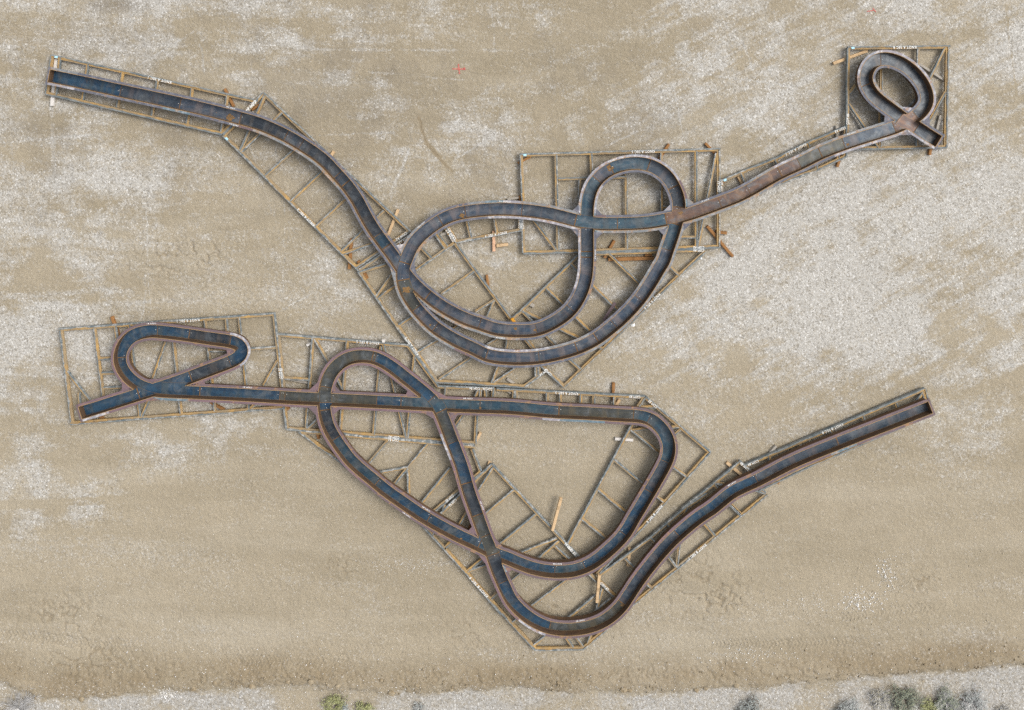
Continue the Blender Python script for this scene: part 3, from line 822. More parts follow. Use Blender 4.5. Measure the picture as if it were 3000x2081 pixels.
# frames: outline rails | cross bars | lettering (text tile x1 y1 x2 y2, first letter first) | steel tone
FR = [
 ("A1", "1 145 185 1852 563;1 100 500 1585 842;1 150 175 103 505;1 1582 838 1882 548",
  "1 212 200 178 512;1 448 250 405 555;1 742 320 697 620;1 1035 392 990 690;1 1330 455 1285 758;1 1628 518 1575 825",
  "KNOT A SEC 1,1 1157 407 960 362;COM A1,1 1868 562 1790 640", 'o'),
 ("A2", "2 155 565 1302 1705;2 490 215 1740 1392;1 1600 858 1930 502;3 125 815 575 507",
  "2 298 695 508 225;2 308 700 648 372;2 510 908 755 685;2 720 1128 990 868;2 925 1345 1195 1092;3 0 680 358 340;3 5 705 262 618",
  "KNOT A SEC 2,2 912 1338 772 1198;COM A1,1 1888 592 1808 665;COM A2,3 545 518 462 588", 'n'),
 ("A3", "3 145 850 300 1075;3 300 1075 560 1440;8 1050 158 1380 630;8 1378 628 2125 672;8 2115 672 2275 555;3 145 845 590 540;3 955 612 1430 1255;3 150 862 372 793;3 878 488 952 605",
  "3 290 1068 437 860;3 310 1078 447 975;3 485 1305 600 1228;3 630 838 950 612;3 845 1042 1118 848;3 1130 1190 1290 1092;3 1232 1232 1288 1095;3 790 535 872 655;3 660 645 757 742;8 1218 382 1385 282;8 1398 612 1672 428;8 1845 642 1903 490;8 1855 645 2060 505;5 490 1165 490 1075;5 515 1150 517 1075;5 80 895 165 845;3 925 1347 1010 1295",
  "KNOT A SEC 3,8 1222 400 1108 262;COM A2,3 560 545 478 600;COM A3,3 942 600 880 505;COM A4,5 592 1105 524 1152", 'g'),
 ("A9", "3 965 603 1520 498;3 1503 380 1505 500;3 897 478 972 602",
  "3 1058 425 1092 568;3 1290 400 1312 525;3 800 530 893 645", "KNOT A SEC 9,3 1392 518 1210 553;COM A3,3 962 580 905 490;COM A5,3 1512 488 1506 405", 'g'),
 ("A5", "4 355 302 2045 255;4 365 300 380 690;4 375 840 388 1128;4 385 1126 2038 1074;4 2030 252 2030 1078",
  "4 658 300 668 745;4 672 900 676 1108;4 955 290 960 500;4 1250 460 1256 1092;4 1548 280 1550 1084;4 1840 268 1842 1090;4 680 505 1250 488;4 862 510 855 660;4 2012 285 1860 1072;4 470 850 662 1106;4 1700 996 1842 994;4 1560 740 1640 740",
  "KNOT A SEC 5,4 1490 266 1296 272;COM A5,4 378 925 376 838;COM A7,4 2030 612 2030 520;COM A6,4 1906 1078 1816 1080", 'g'),
 ("A6", "4 990 1136 1915 1103;5 1915 108 1692 312;5 1692 312 1060 925;5 1062 922 718 1252;5 535 1070 730 1250;5 370 605 845 145;5 296 672 372 608",
  "5 578 418 942 778;5 375 608 848 836;5 372 612 656 900;5 785 212 1182 606;5 1105 128 1498 512;5 1615 232 1700 308;5 990 895 1062 935;5 765 1015 872 1112;5 395 850 560 1050;5 240 925 250 850;5 418 850 480 935",
  "KNOT A SEC 6,5 1540 472 1412 596;COM A6,4 1906 1103 1816 1105;COM A4,5 632 1138 585 1078", 'o'),
 ("A7", "4 2045 528 2262 432;6 210 1166 512 1048;6 512 1048 778 916;6 778 916 1100 782;6 130 1418 520 1262;6 520 1262 845 1142;6 845 1142 1088 1030;6 1088 785 1088 1035;6 43 1225 43 1345",
  "6 205 1158 242 1250;6 495 1048 516 1100;6 770 918 782 955;6 838 1095 848 1145;6 1020 940 1028 1050", "KNOT A SEC 7,6 752 928 573 1006;COM A7,6 43 1335 43 1243;COM A8,6 1085 790 995 822", 'o'),
 ("A8", "6 1105 118 1968 108;6 1112 115 1100 962;6 1948 108 1932 955;6 1098 966 1938 950",
  "6 1175 432 1118 502;6 1118 588 1368 958;6 1392 295 1382 952;6 1702 118 1690 945;6 1928 118 1792 392;6 1932 488 1782 757;6 1692 548 1612 628",
  "KNOT A SEC 8,6 1682 111 1488 114;COM A8,6 1106 762 1107 672", 'o'),
 ("B1", "7 205 337 2032 205;7 222 340 316 1112;7 302 1126 2112 990;7 2018 205 2086 830",
  "7 505 322 577 895;7 548 582 652 578;7 565 706 682 702;7 578 830 792 820;7 272 690 462 932;7 372 870 378 962;7 678 300 692 410;7 1435 255 1522 1025;7 1722 232 1803 1010;7 1615 245 1622 345;7 1822 500 2032 488;7 1475 515 1662 515;7 1105 438 998 745;7 1158 300 1236 1048;7 795 290 886 1068;7 962 930 903 1068;7 2045 602 1930 808;7 1868 955 1822 1002",
  "KNOT B SEC 1,7 1392 246 1203 262;COM B1,7 2066 748 2058 660", 'n'),
 ("B2", "8 30 235 1142 328;8 1135 328 1388 672;8 1385 674 1865 692;8 42 236 88 700;8 92 820 117 1030;8 115 1026 1695 1150;8 1722 800 1702 1152",
  "8 335 262 303 692;8 350 268 585 690;8 625 280 565 1045;8 907 335 845 1080;8 928 318 1115 1105;8 1190 415 1130 1102;8 90 600 310 615;8 285 835 277 1022;8 375 945 290 1028;8 1606 905 1535 1008;8 1748 690 1742 800;8 1732 700 1688 788;8 1862 690 1856 790;8 1456 682 1452 745",
  "KNOT B SEC 2,8 892 312 702 290;COM B1,8 75 602 70 515;COM B4,8 1742 690 1655 686;COM B2,8 1062 1108 972 1100", 'n'),
 ("B3", "10 445 120 1430 172;10 1430 172 1698 186;10 1692 186 1638 268",
  "10 308 112 308 285;10 415 115 415 208;10 590 130 586 212;10 612 130 612 214;10 870 148 874 225;10 985 153 985 232;10 1158 162 1156 242;10 1265 150 1266 250;10 1440 182 1436 258;10 1662 274 1792 268;10 350 115 352 205",
  "KNOT B SEC 3,10 1132 156 942 144;COM B5,10 1656 183 1563 178;COM B4,10 408 119 330 115", 'o'),
 ("B4", "8 228 1050 1700 1182;8 222 1050 582 1312;9 0 165 662 665;9 1100 50 1172 235;9 778 575 1172 242",
  "8 965 1128 805 1318;8 1298 1158 1130 1362;9 315 250 552 205;9 558 208 443 348;9 560 215 568 428;9 917 208 685 495;9 870 520 850 600",
  "COM B2,8 1060 1130 970 1122;COM B3,9 945 438 882 490", 'g'),
 ("B5", "9 665 668 1060 1095;9 1060 1095 1350 1438;11 0 770 488 1308;11 484 1306 885 1298;11 882 1302 1150 1078;9 1265 180 2000 962;9 840 592 1270 178",
  "9 1282 200 1155 402;9 1455 393 1220 592;9 1640 600 1345 845;9 1818 803 1515 925;9 1832 825 1655 980;9 1798 868 1925 985;9 1060 1082 1202 968;9 1078 1078 1228 1028;9 1262 1312 1312 1262;9 1425 1172 1530 1083;9 868 888 935 820;9 765 775 775 728;9 995 690 1065 562;11 440 952 790 688;11 762 1048 1000 848;11 470 1278 585 1182;11 290 1082 340 1048;11 735 1195 800 1292;11 820 1195 885 1285;11 930 1260 955 1185",
  "KNOT B SEC 5,9 1232 1292 1085 1128;COM B3,9 958 462 896 510;COM B6,11 782 492 722 420", 'n'),
 ("B6", "10 1698 188 2248 655;10 2240 650 1668 1290;11 1380 282 1005 675;10 1592 412 1038 1440;11 742 415 860 545;11 920 648 1010 738",
  "10 1595 465 1742 445;10 1578 460 1832 668;10 1435 715 1682 922;10 1302 963 1542 1165;10 1168 1213 1388 1395;10 1925 440 1985 436;10 1948 505 1998 458;10 1938 778 2055 862;10 1792 1022 1868 1076",
  "KNOT B SEC 6,11 1558 100 1425 232;COM B5,10 1795 272 1727 212;COM B6,11 758 432 828 502", 'n'),
 ("B7", "11 1012 692 1452 370;11 1452 370 1762 105;11 1762 105 1930 -5;12 0 1275 272 1060;12 265 1062 492 872;11 1300 932 1680 622;11 1680 622 2222 172;12 500 1325 712 1148;11 1012 720 1165 868;12 472 868 582 965",
  "11 1455 368 1502 418;11 1595 245 1642 300;11 1762 108 1740 178;11 1242 545 1338 642;11 1898 238 2000 352;11 2128 78 2222 172;11 1602 520 1678 622;11 1702 408 1678 615;11 1428 758 1478 802;11 1050 800 1000 980;11 1012 972 1130 880;12 272 1050 385 1078;12 268 1068 302 1118;12 395 955 490 872;12 610 1112 702 1142;12 655 1100 700 1140;12 400 1238 492 1325",
  "KNOT B SEC 7,11 1928 428 1782 552;COM B7,11 1040 742 1102 802;COM B8,12 548 952 486 884", 'n'),
 ("B8", "12 528 910 1500 492;12 1500 492 2045 262;12 2040 262 2065 355;12 640 1112 1100 895;12 1100 895 1870 568;12 528 905 580 980",
  "12 732 828 742 885;12 990 728 1003 765;12 1248 608 1268 645;12 1520 488 1536 538;12 1800 378 1815 422;12 2035 288 1978 362;12 2030 285 2045 345",
  "KNOT B SEC 8,12 1352 556 1177 632;COM B8,12 640 868 553 906", 'o'),
]
FLAB = {
 "A1": "long narrow rusty steel frame at far upper left lettered KNOT A SEC 1",
 "A2": "ladder shaped steel frame under the descending trough lettered KNOT A SEC 2",
 "A3": "mud splashed steel frame around the upper knot's left crossing lettered KNOT A SEC 3",
 "A9": "small steel frame inside the upper knot lettered KNOT A SEC 9",
 "A5": "rectangular grey steel frame under the round top loop lettered KNOT A SEC 5",
 "A6": "orange rusted steel frame on lower right of the upper knot lettered KNOT A SEC 6",
 "A7": "narrow orange steel frame under the brown trough stretch lettered KNOT A SEC 7",
 "A8": "square steel frame around the small egg shaped loop lettered KNOT A SEC 8",
 "B1": "rectangular steel frame around the leftmost loop of the lower knot lettered KNOT B SEC 1",
 "B2": "wide steel frame under the big arch of the lower knot lettered KNOT B SEC 2",
 "B3": "narrow strip of steel frame above the straight trough lettered KNOT B SEC 3",
 "B4": "open steel frame between the two converging legs marked COM B2 and COM B3",
 "B5": "large many sided steel frame under the bottommost bend lettered KNOT B SEC 5",
 "B6": "kite shaped steel frame around the lower knot's right bend lettered KNOT B SEC 6",
 "B7": "long diagonal steel frame under the rising trough lettered KNOT B SEC 7",
 "B8": "thin yellow rusted steel frame at the far right end lettered KNOT B SEC 8"}

def bars(s):
    out = []
    for r in s.split(";"):
        v = [float(x) for x in r.split()]
        t = int(v[0])
        out.append((T(t, v[1], v[2], 0.18), T(t, v[3], v[4], 0.18)))
    return out

for fi, (code, rails, cross, letters, tone) in enumerate(FR):
    rb, cb = bars(rails), bars(cross)
    allp = np.array([p for b in rb + cb for p in b]); cen = allp.mean(0)
    r = root("section_frame", (cen[0], cen[1], 0.0), FLAB[code], "steel frame", "steel section frames under the troughs")
    R = random.Random(fi + 50)
    made = []
    lift = 0.0016 * (fi % 3)
    for k, (p, q) in enumerate(rb):
        mid = (np.array(p) + np.array(q)) / 2; d = np.array(q) - np.array(p); n_ = np.array([-d[1], d[0]])
        fl = float(n_ @ (cen - mid)) < 0          # grey leg outwards
        tn = tone if R.random() < .75 else R.choice('nog')
        z = ZB1 - lift - 0.0011 * (k % 9)
        made.append((p, q, z, beam("rail", p, q, 0.097, ZB0 + 0.0007 * k, z, BARM[tn], r, 0.022, fl)))
    for k, (p, q) in enumerate(cb):
        tn = tone if R.random() < .6 else R.choice('nog')
        z = ZB1 - 0.012 - lift - 0.0010 * (k % 11)
        made.append((p, q, z, beam("cross_bar", p, q, R.uniform(.076, .092), ZB0 + 0.012 + 0.0007 * k, z, BARM[tn], r, 0.014, R.random() < .5)))
    for item in letters.split(";"):
        txt, pos = item.split(",")
        v = [float(x) for x in pos.split()]
        a = np.array(T(int(v[0]), v[1], v[2], 0.185)); b = np.array(T(int(v[0]), v[3], v[4], 0.185))
        mid = (a + b) / 2; best = None
        for (p, q, z, ob) in made:
            dd, _ = seg_dist(np.array([mid[0]]), np.array([mid[1]]), p[0], p[1], q[0], q[1])
            dv = (np.array(q) - np.array(p)); dv /= np.linalg.norm(dv); tv = (b - a) / np.linalg.norm(b - a)
            sc = float(dd[0]) + 0.5 * (1 - abs(float(dv @ tv)))
            if best is None or sc < best[0]: best = (sc, ob, z, p, q, dv)
        # sit the writing on the bar's own line
        _, ob, z, p, q, dv = best
        L = np.linalg.norm(b - a); tv = dv if float(dv @ (b - a)) > 0 else -dv
        pc = np.array(p) + dv * float((mid - np.array(p)) @ dv)
        # the painted plate: a thin white-lettered strip laid flush on the bar top
        nv = np.array([-tv[1], tv[0]])
        V, F = text_mesh(txt, L, 0.076)
        W = np.array([(*(pc + tv * (x - L / 2) + nv * y), z + 0.002) for x, y, _ in V])
        mesh("lettering", W, F, WHITE, ob)
    # pale blue paint tag near one end
    if code in ("A1", "A2", "A5", "A7", "A8"):
        p, q, z, ob = made[0]
        p = np.array(p); q = np.array(q); d = (q - p) / np.linalg.norm(q - p); n_ = np.array([-d[1], d[0]]) * .03
        c = p + d * 0.10
        V = [(*(c - n_), z + .002), (*(c + d * .09 - n_), z + .002), (*(c + d * .09 + n_), z + .002), (*(c + n_), z + .002)]
        mesh("paint_tag", V, [(0, 1, 2, 3)], TAGBLUE, ob)

# small chalked joint marks on the flanges, in line with the trough
MARKS_A = ["1 1660 612 COM A1", "1 1690 752 COM A1", "3 660 440 COM A3", "3 1370 252 COM A5", "4 1130 335 COM A5", "5 985 130 COM A4", "4 1910 680 COM A7", "6 1130 828 COM A8", "5 190 828 COM A4", "5 185 930 COM A4"]
MARKS_B = ["7 1800 818 COM B1", "7 990 288 COM B1", "8 1640 775 COM B4", "9 720 545 COM B3", "9 555 590 COM B3", "9 1185 525 COM B3", "11 670 580 COM B6", "12 425 1075 COM B8", "11 860 1055 COM B7"]
for marks, C, r in ((MARKS_A, CA, kA), (MARKS_B, CB, kB)):
    fls = [o for o in r.children if o.name.startswith("flange")]
    for mk in marks:
        t_, x_, y_, a_, b_ = mk.split(" ")
        p = np.array(T(int(t_), float(x_), float(y_), ZT))
        i = int(np.hypot(*(C - p).T).argmin()); i = min(max(i, 2), len(C) - 3)
        tv = C[i + 2] - C[i - 2]; tv /= np.linalg.norm(tv); nv = np.array([-tv[1], tv[0]])
        sd_ = 1 if float((p - C[i]) @ nv) > 0 else -1
        pc = C[i] + nv * sd_ * (HW + TH + FW / 2)
        if nv[1] > 0: tv = -tv; nv = -nv
        V, F = text_mesh(a_ + " " + b_, 0.26, 0.035)
        W = np.array([(*(pc + tv * (x - .13) + nv * y), ZT + 0.003) for x, y, _ in V])
        tgt = min(fls, key=lambda o: min(np.hypot(v.co.x + r.location.x - pc[0], v.co.y + r.location.y - pc[1]) for v in list(o.data.vertices)[::12]))
        mesh("lettering", W, F, WHITE, tgt)

# timbers: tile x1 y1 x2 y2 width tone layer(g ground, f on frame) label
TIM = [
 (1, 186, 178, 146, 605, .10, 'w', 'g', "long white weathered timber under the upper left trough end"),
 (1, 1602, 462, 1680, 612, .075, 'b', 'g', "brown timber poking out above the first section frame's right end"),
 (1, 1835, 640, 1935, 570, .07, 'b', 'g', "short dark brown timber behind the paired COM A1 bars"),
 (2, 1086, 702, 1062, 738, .085, 't', 'g', "short tan block beside the outer rim of the descending trough"),
 (2, 1628, 1192, 1545, 1405, .085, 't', 'g', "tan timber crossing under the rail right above the left crossing"),
 (3, 85, 575, 65, 832, .09, 'b', 'g', "rusty brown timber standing lengthwise under the long diagonal rail"),
 (3, 140, 762, 218, 912, .08, 'b', 'g', "brown timber under the frame corner left of the left crossing"),
 (3, 505, 622, 590, 530, .08, 'b', 'g', "dark timber wedge between the COM A2 bars and the arch"),
 (3, 1283, 512, 1285, 682, .085, 'p', 'g', "pinkish timber crossing under the KNOT A SEC 9 rail"),
 (3, 1308, 636, 1405, 624, .085, 't', 'g', "short tan block lying right of the pinkish timber"),
 (3, 836, 545, 905, 518, .08, 'g', 'g', "small grey block between bars under the arch"),
 (3, 1225, 882, 1242, 1010, .075, 'b', 'g', "orange brown timber beside the inner diagonal rail"),
 (3, 1500, 215, 1510, 262, .07, 'b', 'g', "little brown block at the frame corner above the arch"),
 (3, 1400, 245, 1500, 228, .06, 'g', 'g', "thin grey timber lying along the top of the arch"),
 (3, 1436, 1248, 1460, 1285, .085, 'o', 'f', "bright orange block at the tip of the inner diagonal rail"),
 (4, 1612, 208, 1525, 345, .08, 'b', 'g', "brown timber crossing under the top rail above the round loop"),
 (4, 1918, 202, 2020, 305, .075, 'b', 'g', "brown timber at the upper right corner of the loop frame"),
 (4, 338, 372, 448, 312, .07, 'b', 'g', "brown timber across the upper left corner of the loop frame"),
 (4, 1934, 902, 2150, 1158, .085, 'b', 'g', "long dark brown timber passing under the frame's right rail"),
 (4, 2008, 948, 2098, 960, .085, 'b', 'g', "short brown timber jutting out right of the loop frame"),
 (4, 1152, 1022, 1068, 1168, .08, 'b', 'g', "brown timber crossing under the paired COM A6 rails"),
 (4, 1100, 1182, 1484, 1172, .10, 'b', 'g', "thick doubled brown timber lying below the COM A6 rails"),
 (4, 1410, 1145, 1468, 1140, .07, 'b', 'g', "small rusty brown block above the thick doubled timber"),
 (4, 2015, 545, 2080, 525, .08, 'b', 'g', "brown block behind the COM A7 bars"),
 (6, 182, 1200, 222, 1270, .085, 't', 'g', "short tan timber under the brown trough stretch near COM A7"),
 (6, 985, 248, 1272, 142, .085, 't', 'g', "long pale tan timber sticking out left of the square frame"),
 (6, 1660, 222, 1928, 395, .07, 'g', 'g', "thin grey timber behind the top right of the egg shaped loop"),
 (6, 1888, 685, 1858, 805, .075, 'g', 'g', "grey forked timber beside the stub end of the small loop"),
 (6, 1015, 772, 1018, 870, .09, 'g', 'g', "pale timber under the COM A8 rail end"),
 (6, 1050, 1015, 1018, 1120, .075, 'b', 'g', "brown timber hanging below the COM A8 joint"),
 (6, 1808, 955, 1797, 1020, .08, 'b', 'g', "brown timber end below the square frame's bottom rail"),
 (5, 1144, 1216, 1140, 1368, .085, 'b', 'g', "red brown timber upright across the KNOT B SEC 3 rail"),
 (5, 1195, 1358, 1160, 1415, .085, 't', 'g', "short tan timber between the SEC 3 rail and the trough"),
 (5, 245, 1182, 308, 1222, .075, 'g', 'g', "small grey block inside the frame below the big lower bend"),
 (5, 200, 1252, 345, 1340, .075, 'g', 'g', "grey timber slanting under the left end of the SEC 3 rail"),
 (5, 440, 550, 475, 570, .10, 'g', 'g', "dark grey block lying in the upper knot's central bay"),
 (8, 282, 325, 415, 262, .07, 'w', 'g', "pale plank crossing under the KNOT B SEC 2 rail"),
 (8, 918, 288, 942, 288, .085, 'w', 'f', "square white block on the SEC 2 rail"),
 (8, 85, 600, 370, 655, .07, 'g', 'g', "grey brown plank lying above the straight trough"),
 (8, 362, 1030, 385, 1112, .085, 'b', 'g', "dark red brown timber under the paired COM B2 rails"),
 (8, 1748, 1062, 1702, 1145, .08, 't', 'g', "tan timber leaning at the right end of the COM B2 rails"),
 (9, 1236, 165, 1262, 176, .085, 't', 'g', "small tan block at the top tip of the SEC 5 frame"),
 (9, 1852, 462, 1780, 735, .085, 't', 'f', "long tan timber lying across the SEC 5 diagonal rail"),
 (11, 1282, 455, 1266, 605, .085, 't', 'g', "tan timber crossing under the SEC 7 upper rail"),
 (11, 1024, 678, 1004, 912, .085, 't', 'f', "long tan timber resting on the COM B7 bars"),
 (11, 995, 610, 996, 668, .08, 'b', 'g', "brown block under the COM B7 joint beside the trough"),
 (12, 790, 742, 740, 800, .075, 'g', 'g', "grey timber poking out above the SEC 8 rail"),
 (12, 372, 882, 498, 985, .085, 't', 'g', "tan timber slanting under the COM B8 joint"),
 (12, 380, 1068, 510, 990, .06, 'b', 'g', "dark brown timber against the rim near COM B8"),
 (12, 785, 1035, 815, 1055, .085, 'b', 'g', "little brown block on the low side of the rising trough"),
 (10, 1445, 538, 1596, 548, .08, 'w', 'g', "pale timber with a dark middle under the kite frame's left rail"),
 (7, 650, 225, 712, 395, .085, 'b', 'g', "red brown timber poking out above the leftmost loop"),
 (7, 540, 1060, 582, 1092, .075, 'b', 'g', "brown block under the SEC 1 bottom rail near the stub"),
 (7, 1482, 948, 1605, 1015, .075, 'b', 'g', "brown timber slanting below the straight trough of SEC 1"),
 (7, 2118, 975, 2146, 1010, .085, 'b', 'g', "small rusty brown block at the COM B1 joint"),
 (9, 1078, 700, 1112, 728, .10, 'b', 'g', "dark block wedged in the corner of the lower crossing"),
]
for (t, x1, y1, x2, y2, wd, tn, lay, lab) in TIM:
    z0, z1 = (-0.012, 0.088) if lay == 'g' else (0.187, 0.275)
    p, q = T(t, x1, y1, z1), T(t, x2, y2, z1)
    o = beam("timber", p, q, wd, z0, z1, WOOD[tn], None, 0, False, bev=0.008)
    tag(o, lab, "timber", "timbers and blocks lying under the frames")

# loose bits
p, q = T(5, 1160, 542, 0.25), T(5, 1062, 692, 0.25)
o = beam("steel_strip", p, q, 0.085, 0.192, 0.206, PURPLE, None, 0, False, bev=0.003)
tag(o, "loose mauve steel strip lying against the outer trough of the upper knot", "steel strip")
for (t, x, y, sx, a, lab) in ((5, 1306, 725, .12, .3, "larger white paper scrap on the gravel beside the SEC 6 rail"),
                              (5, 1880, 165, .07, .6, "small white paper scrap just right of the COM A6 corner")):
    cx_, cy_ = T(t, x, y, 0.0); z = gz(cx_, cy_) + 0.012
    V = []
    for (u, v, dz) in ((-1, -.7, 0), (0, -.8, .02), (1, -.6, .004), (1, .7, .01), (0, .6, .03), (-1, .7, .006)):
        V.append((cx_ + sx * .5 * (u * math.cos(a) - v * math.sin(a)), cy_ + sx * .5 * (u * math.sin(a) + v * math.cos(a)), z + dz))
    V += [(v[0], v[1], v[2] - .002) for v in V]
    o = mesh("paper_scrap", V, [(0, 1, 4, 5), (1, 2, 3, 4), (11, 10, 7, 6), (10, 9, 8, 7), (0, 6, 7, 1), (1, 7, 8, 2), (2, 8, 9, 3), (3, 9, 10, 4), (4, 10, 11, 5), (5, 11, 6, 0)], WHITE)
    tag(o, lab, "paper scrap")

def ground_paint(name, segs, wd, m, lab, cat):
    V, F = [], []
    R = random.Random(3)
    for k_, (x1, y1, x2, y2) in enumerate(segs):
        a = np.array(ground_pt(x1, y1)); b = np.array(ground_pt(x2, y2)); L = np.linalg.norm(b - a)
        d = (b - a) / L; n_ = np.array([-d[1], d[0]]); n = max(2, int(L / .02)); b0 = len(V)
        for k in range(n + 1):
            c = a + d * L * k / n + n_ * R.uniform(-.004, .004)
            h = wd / 2 * R.uniform(.6, 1.15)
            for sgn in (-1, 1):
                v = c + n_ * h * sgn
                V.append((v[0], v[1], gz(*v) + .006 + .004 * k_))
        for k in range(n):
            q = b0 + 2 * k
            F.append((q, q + 2, q + 3, q + 1))
    o = mesh(name, V, F, m)
    tag(o, lab, cat)
ground_paint("paint_mark", [(1325, 202, 1364, 203), (1343, 188, 1346, 217), (1360, 198, 1362, 206)], .045, REDP,
             "red spray painted cross on the gravel above the upper knot", "paint mark")
ground_paint("paint_mark", [(2540, 34, 2562, 30), (2556, 24, 2566, 36)], .03, REDP,
             "faint red paint squiggle near the upper right corner", "paint mark")

# ------------------------------------------------------------------ stones and clods (stuff) and large clods
def stones(name, n_list, m, label, seed, kind="stuff"):
    r = np.random.default_rng(seed)
    P = []
    for (n, x0, y0, x1, y1, smin, smax, gauss) in n_list:
        if gauss:
            x = r.normal((x0 + x1) / 2, (x1 - x0) / 4, n); y = r.normal((y0 + y1) / 2, (y1 - y0) / 4, n)
        else:
            x = r.uniform(x0, x1, n); y = r.uniform(y0, y1, n)
        sz = smin + (smax - smin) * r.random(n) ** 3.2
        P.append(np.stack([x, y, sz], 1))
    P = np.vstack(P)
    X = (P[:, 0] - 1500) / 100; Y = (1040.5 - P[:, 1]) / 100; S = P[:, 2]
    Z = ground_fields(X, Y)[0]
    base = np.array([(1, 0, 0), (-1, 0, 0), (0, 1, 0), (0, -1, 0), (0, 0, .8), (0, 0, -.6), (.6, .6, .3), (-.6, -.6, .35)], float)
    tri = np.array([(0, 6, 4), (6, 2, 4), (2, 1, 4), (1, 7, 4), (7, 3, 4), (3, 0, 4), (0, 3, 5), (3, 7, 5), (7, 1, 5), (1, 2, 5), (2, 6, 5), (6, 0, 5)])
    n = len(P)
    ang = r.uniform(0, 6.28, n); ca, sa = np.cos(ang), np.sin(ang)
    B = base[None] * r.uniform(.65, 1.2, (n, 8, 1)) * S[:, None, None] * 0.5
    B[:, :, 0] *= r.uniform(.8, 1.4, (n, 1))
    VX = B[:, :, 0] * ca[:, None] - B[:, :, 1] * sa[:, None] + X[:, None]
    VY = B[:, :, 0] * sa[:, None] + B[:, :, 1] * ca[:, None] + Y[:, None]
    VZ = B[:, :, 2] * .8 + Z[:, None] + S[:, None] * .18
    V = np.stack([VX, VY, VZ], 2).reshape(-1, 3)
    F = (np.arange(n)[:, None, None] * 8 + tri[None]).reshape(-1, 3)
    o = mesh(name, V, F, m)
    tag(o, label, None, None, kind)
    return o

def mat_stone(name, a, b, c):
    t = NT(name); P = t.obj()
    v = t.noise(P, 6.0, 2, 0.6); v2 = t.noise(P, 9.1, 2, .6)
    col = t.mix(t.ramp(v, .42, .58), a, b)
    col = t.mix(t.ramp(v2, .52, .60), col, c)
    return t.out(col, 0.9, 0.15)
WST = mat_stone("whitish_pebble", (0.62, 0.60, 0.55), (0.78, 0.77, 0.75), (0.48, 0.43, 0.34))
SST = mat_stone("sandy_pebble", (0.42, 0.36, 0.26), (0.34, 0.29, 0.21), (0.50, 0.44, 0.34))
CLOD = mat_stone("brown_soil_clod", (0.25, 0.20, 0.13), (0.29, 0.24, 0.165), (0.22, 0.17, 0.105))
stones("white_pebbles", [
    (4200, 0, 0, 3000, 1000, .010, .030, 0), (2600, 0, 1000, 3000, 1600, .010, .028, 0), (2600, 0, 1600, 3000, 2000, .012, .034, 0),
    (900, 0, 1900, 3000, 2050, .014, .045, 0), (190, 2570, 1620, 2625, 1740, .02, .06, 1), (260, 2450, 1730, 2590, 1800, .02, .055, 1),
    (260, 2200, 1720, 2600, 1810, .016, .04, 1), (2300, 0, 2005, 3000, 2081, .014, .035, 0), (120, 460, 2010, 530, 2060, .02, .055, 1),
    (300, 1050, 1630, 1330, 1680, .014, .032, 1), (200, 1250, 1600, 1450, 1690, .014, .03, 1), (160, 2060, 1880, 2320, 1960, .02, .05, 1)],
    WST, "scattered small whitish pebbles", 5)
stones("sandy_pebbles", [
    (5200, 0, 0, 3000, 1100, .012, .036, 0), (2600, 0, 1600, 3000, 2020, .015, .045, 0)], SST, "scattered small sandy pebbles", 6)
# loose crumbs along the berm
rr = np.random.default_rng(8)
bx = rr.uniform(-20, 3020, 2000); bx = bx[fbm(bx / 100, bx * 0, 1.5, 77, 3, .6) > rr.uniform(.3, .75, 2000)]; by = edge_y(bx) - np.abs(rr.normal(0, 34, len(bx))) + 6
lst = [(1, a, b, a, b, .015, .075, 0) for a, b in zip(bx, by)]
stones("soil_crumbs", lst, CLOD, "loose brown soil crumbs along the graded edge", 9)

def clod(px, py, size, seed):
    r = np.random.default_rng(seed)
    X, Y = ground_pt(px, py); z = gz(X, Y)
    V, F = [], []
    nu, nv = 12, 7
    for a in range(nv):
        ph = math.pi * a / (nv - 1)
        for b in range(nu):
            th = 2 * math.pi * b / nu
            k = size / 2 * (0.8 + 0.4 * r.random())
            V.append((X + k * math.sin(ph) * math.cos(th) * 1.15, Y + k * math.sin(ph) * math.sin(th), z + k * .55 * math.cos(ph) + size * .12))
    for a in range(nv - 1):
        for b in range(nu):
            F.append((a * nu + b, (a + 1) * nu + b, (a + 1) * nu + (b + 1) % nu, a * nu + (b + 1) % nu))
    o = mesh("soil_clod", V, F, CLOD, origin=(X, Y, z))
    return o
CL = [(738, 2008, .17, "big round brown clod on the graded edge left of the green shrub"), (912, 1992, .15, "brown clod on the edge above the yellow green shrub"),
      (570, 2013, .14, "tan clod on the edge left of the biggest clod"), (240, 2046, .15, "flat tan clod near the bare white twigs"),
      (1148, 2027, .17, "brown clod on the edge between the two green shrubs"), (1118, 1990, .10, "lone clod above the edge over the tiny green shrub"),
      (1222, 2003, .11, "clod just right of centre left on the crumbly edge"), (1322, 2018, .11, "brown clod on the edge below the many sided frame"),
      (1825, 2017, .18, "largest pale clod on the edge below the rising trough"), (1845, 2020, .11, "darker clod touching the largest pale clod"),
      (2040, 2022, .13, "brown clod left of the paired clods at right"), (2068, 2016, .13, "tan clod right beside another on the right edge"),
      (2157, 2007, .14, "reddish tan clod on the right part of the edge"), (990, 2005, .12, "brown clod on the edge right above the yellow green shrub"),
      (845, 1992, .11, "tan clod between the big round clod and the green shrub"), (632, 1995, .11, "small clod on top of the berm at lower left")]
for k, (a, b, sz, lab) in enumerate(CL):
    tag(clod(a, b, sz, 100 + k), lab, "soil clod", "large soil clods along the graded edge")

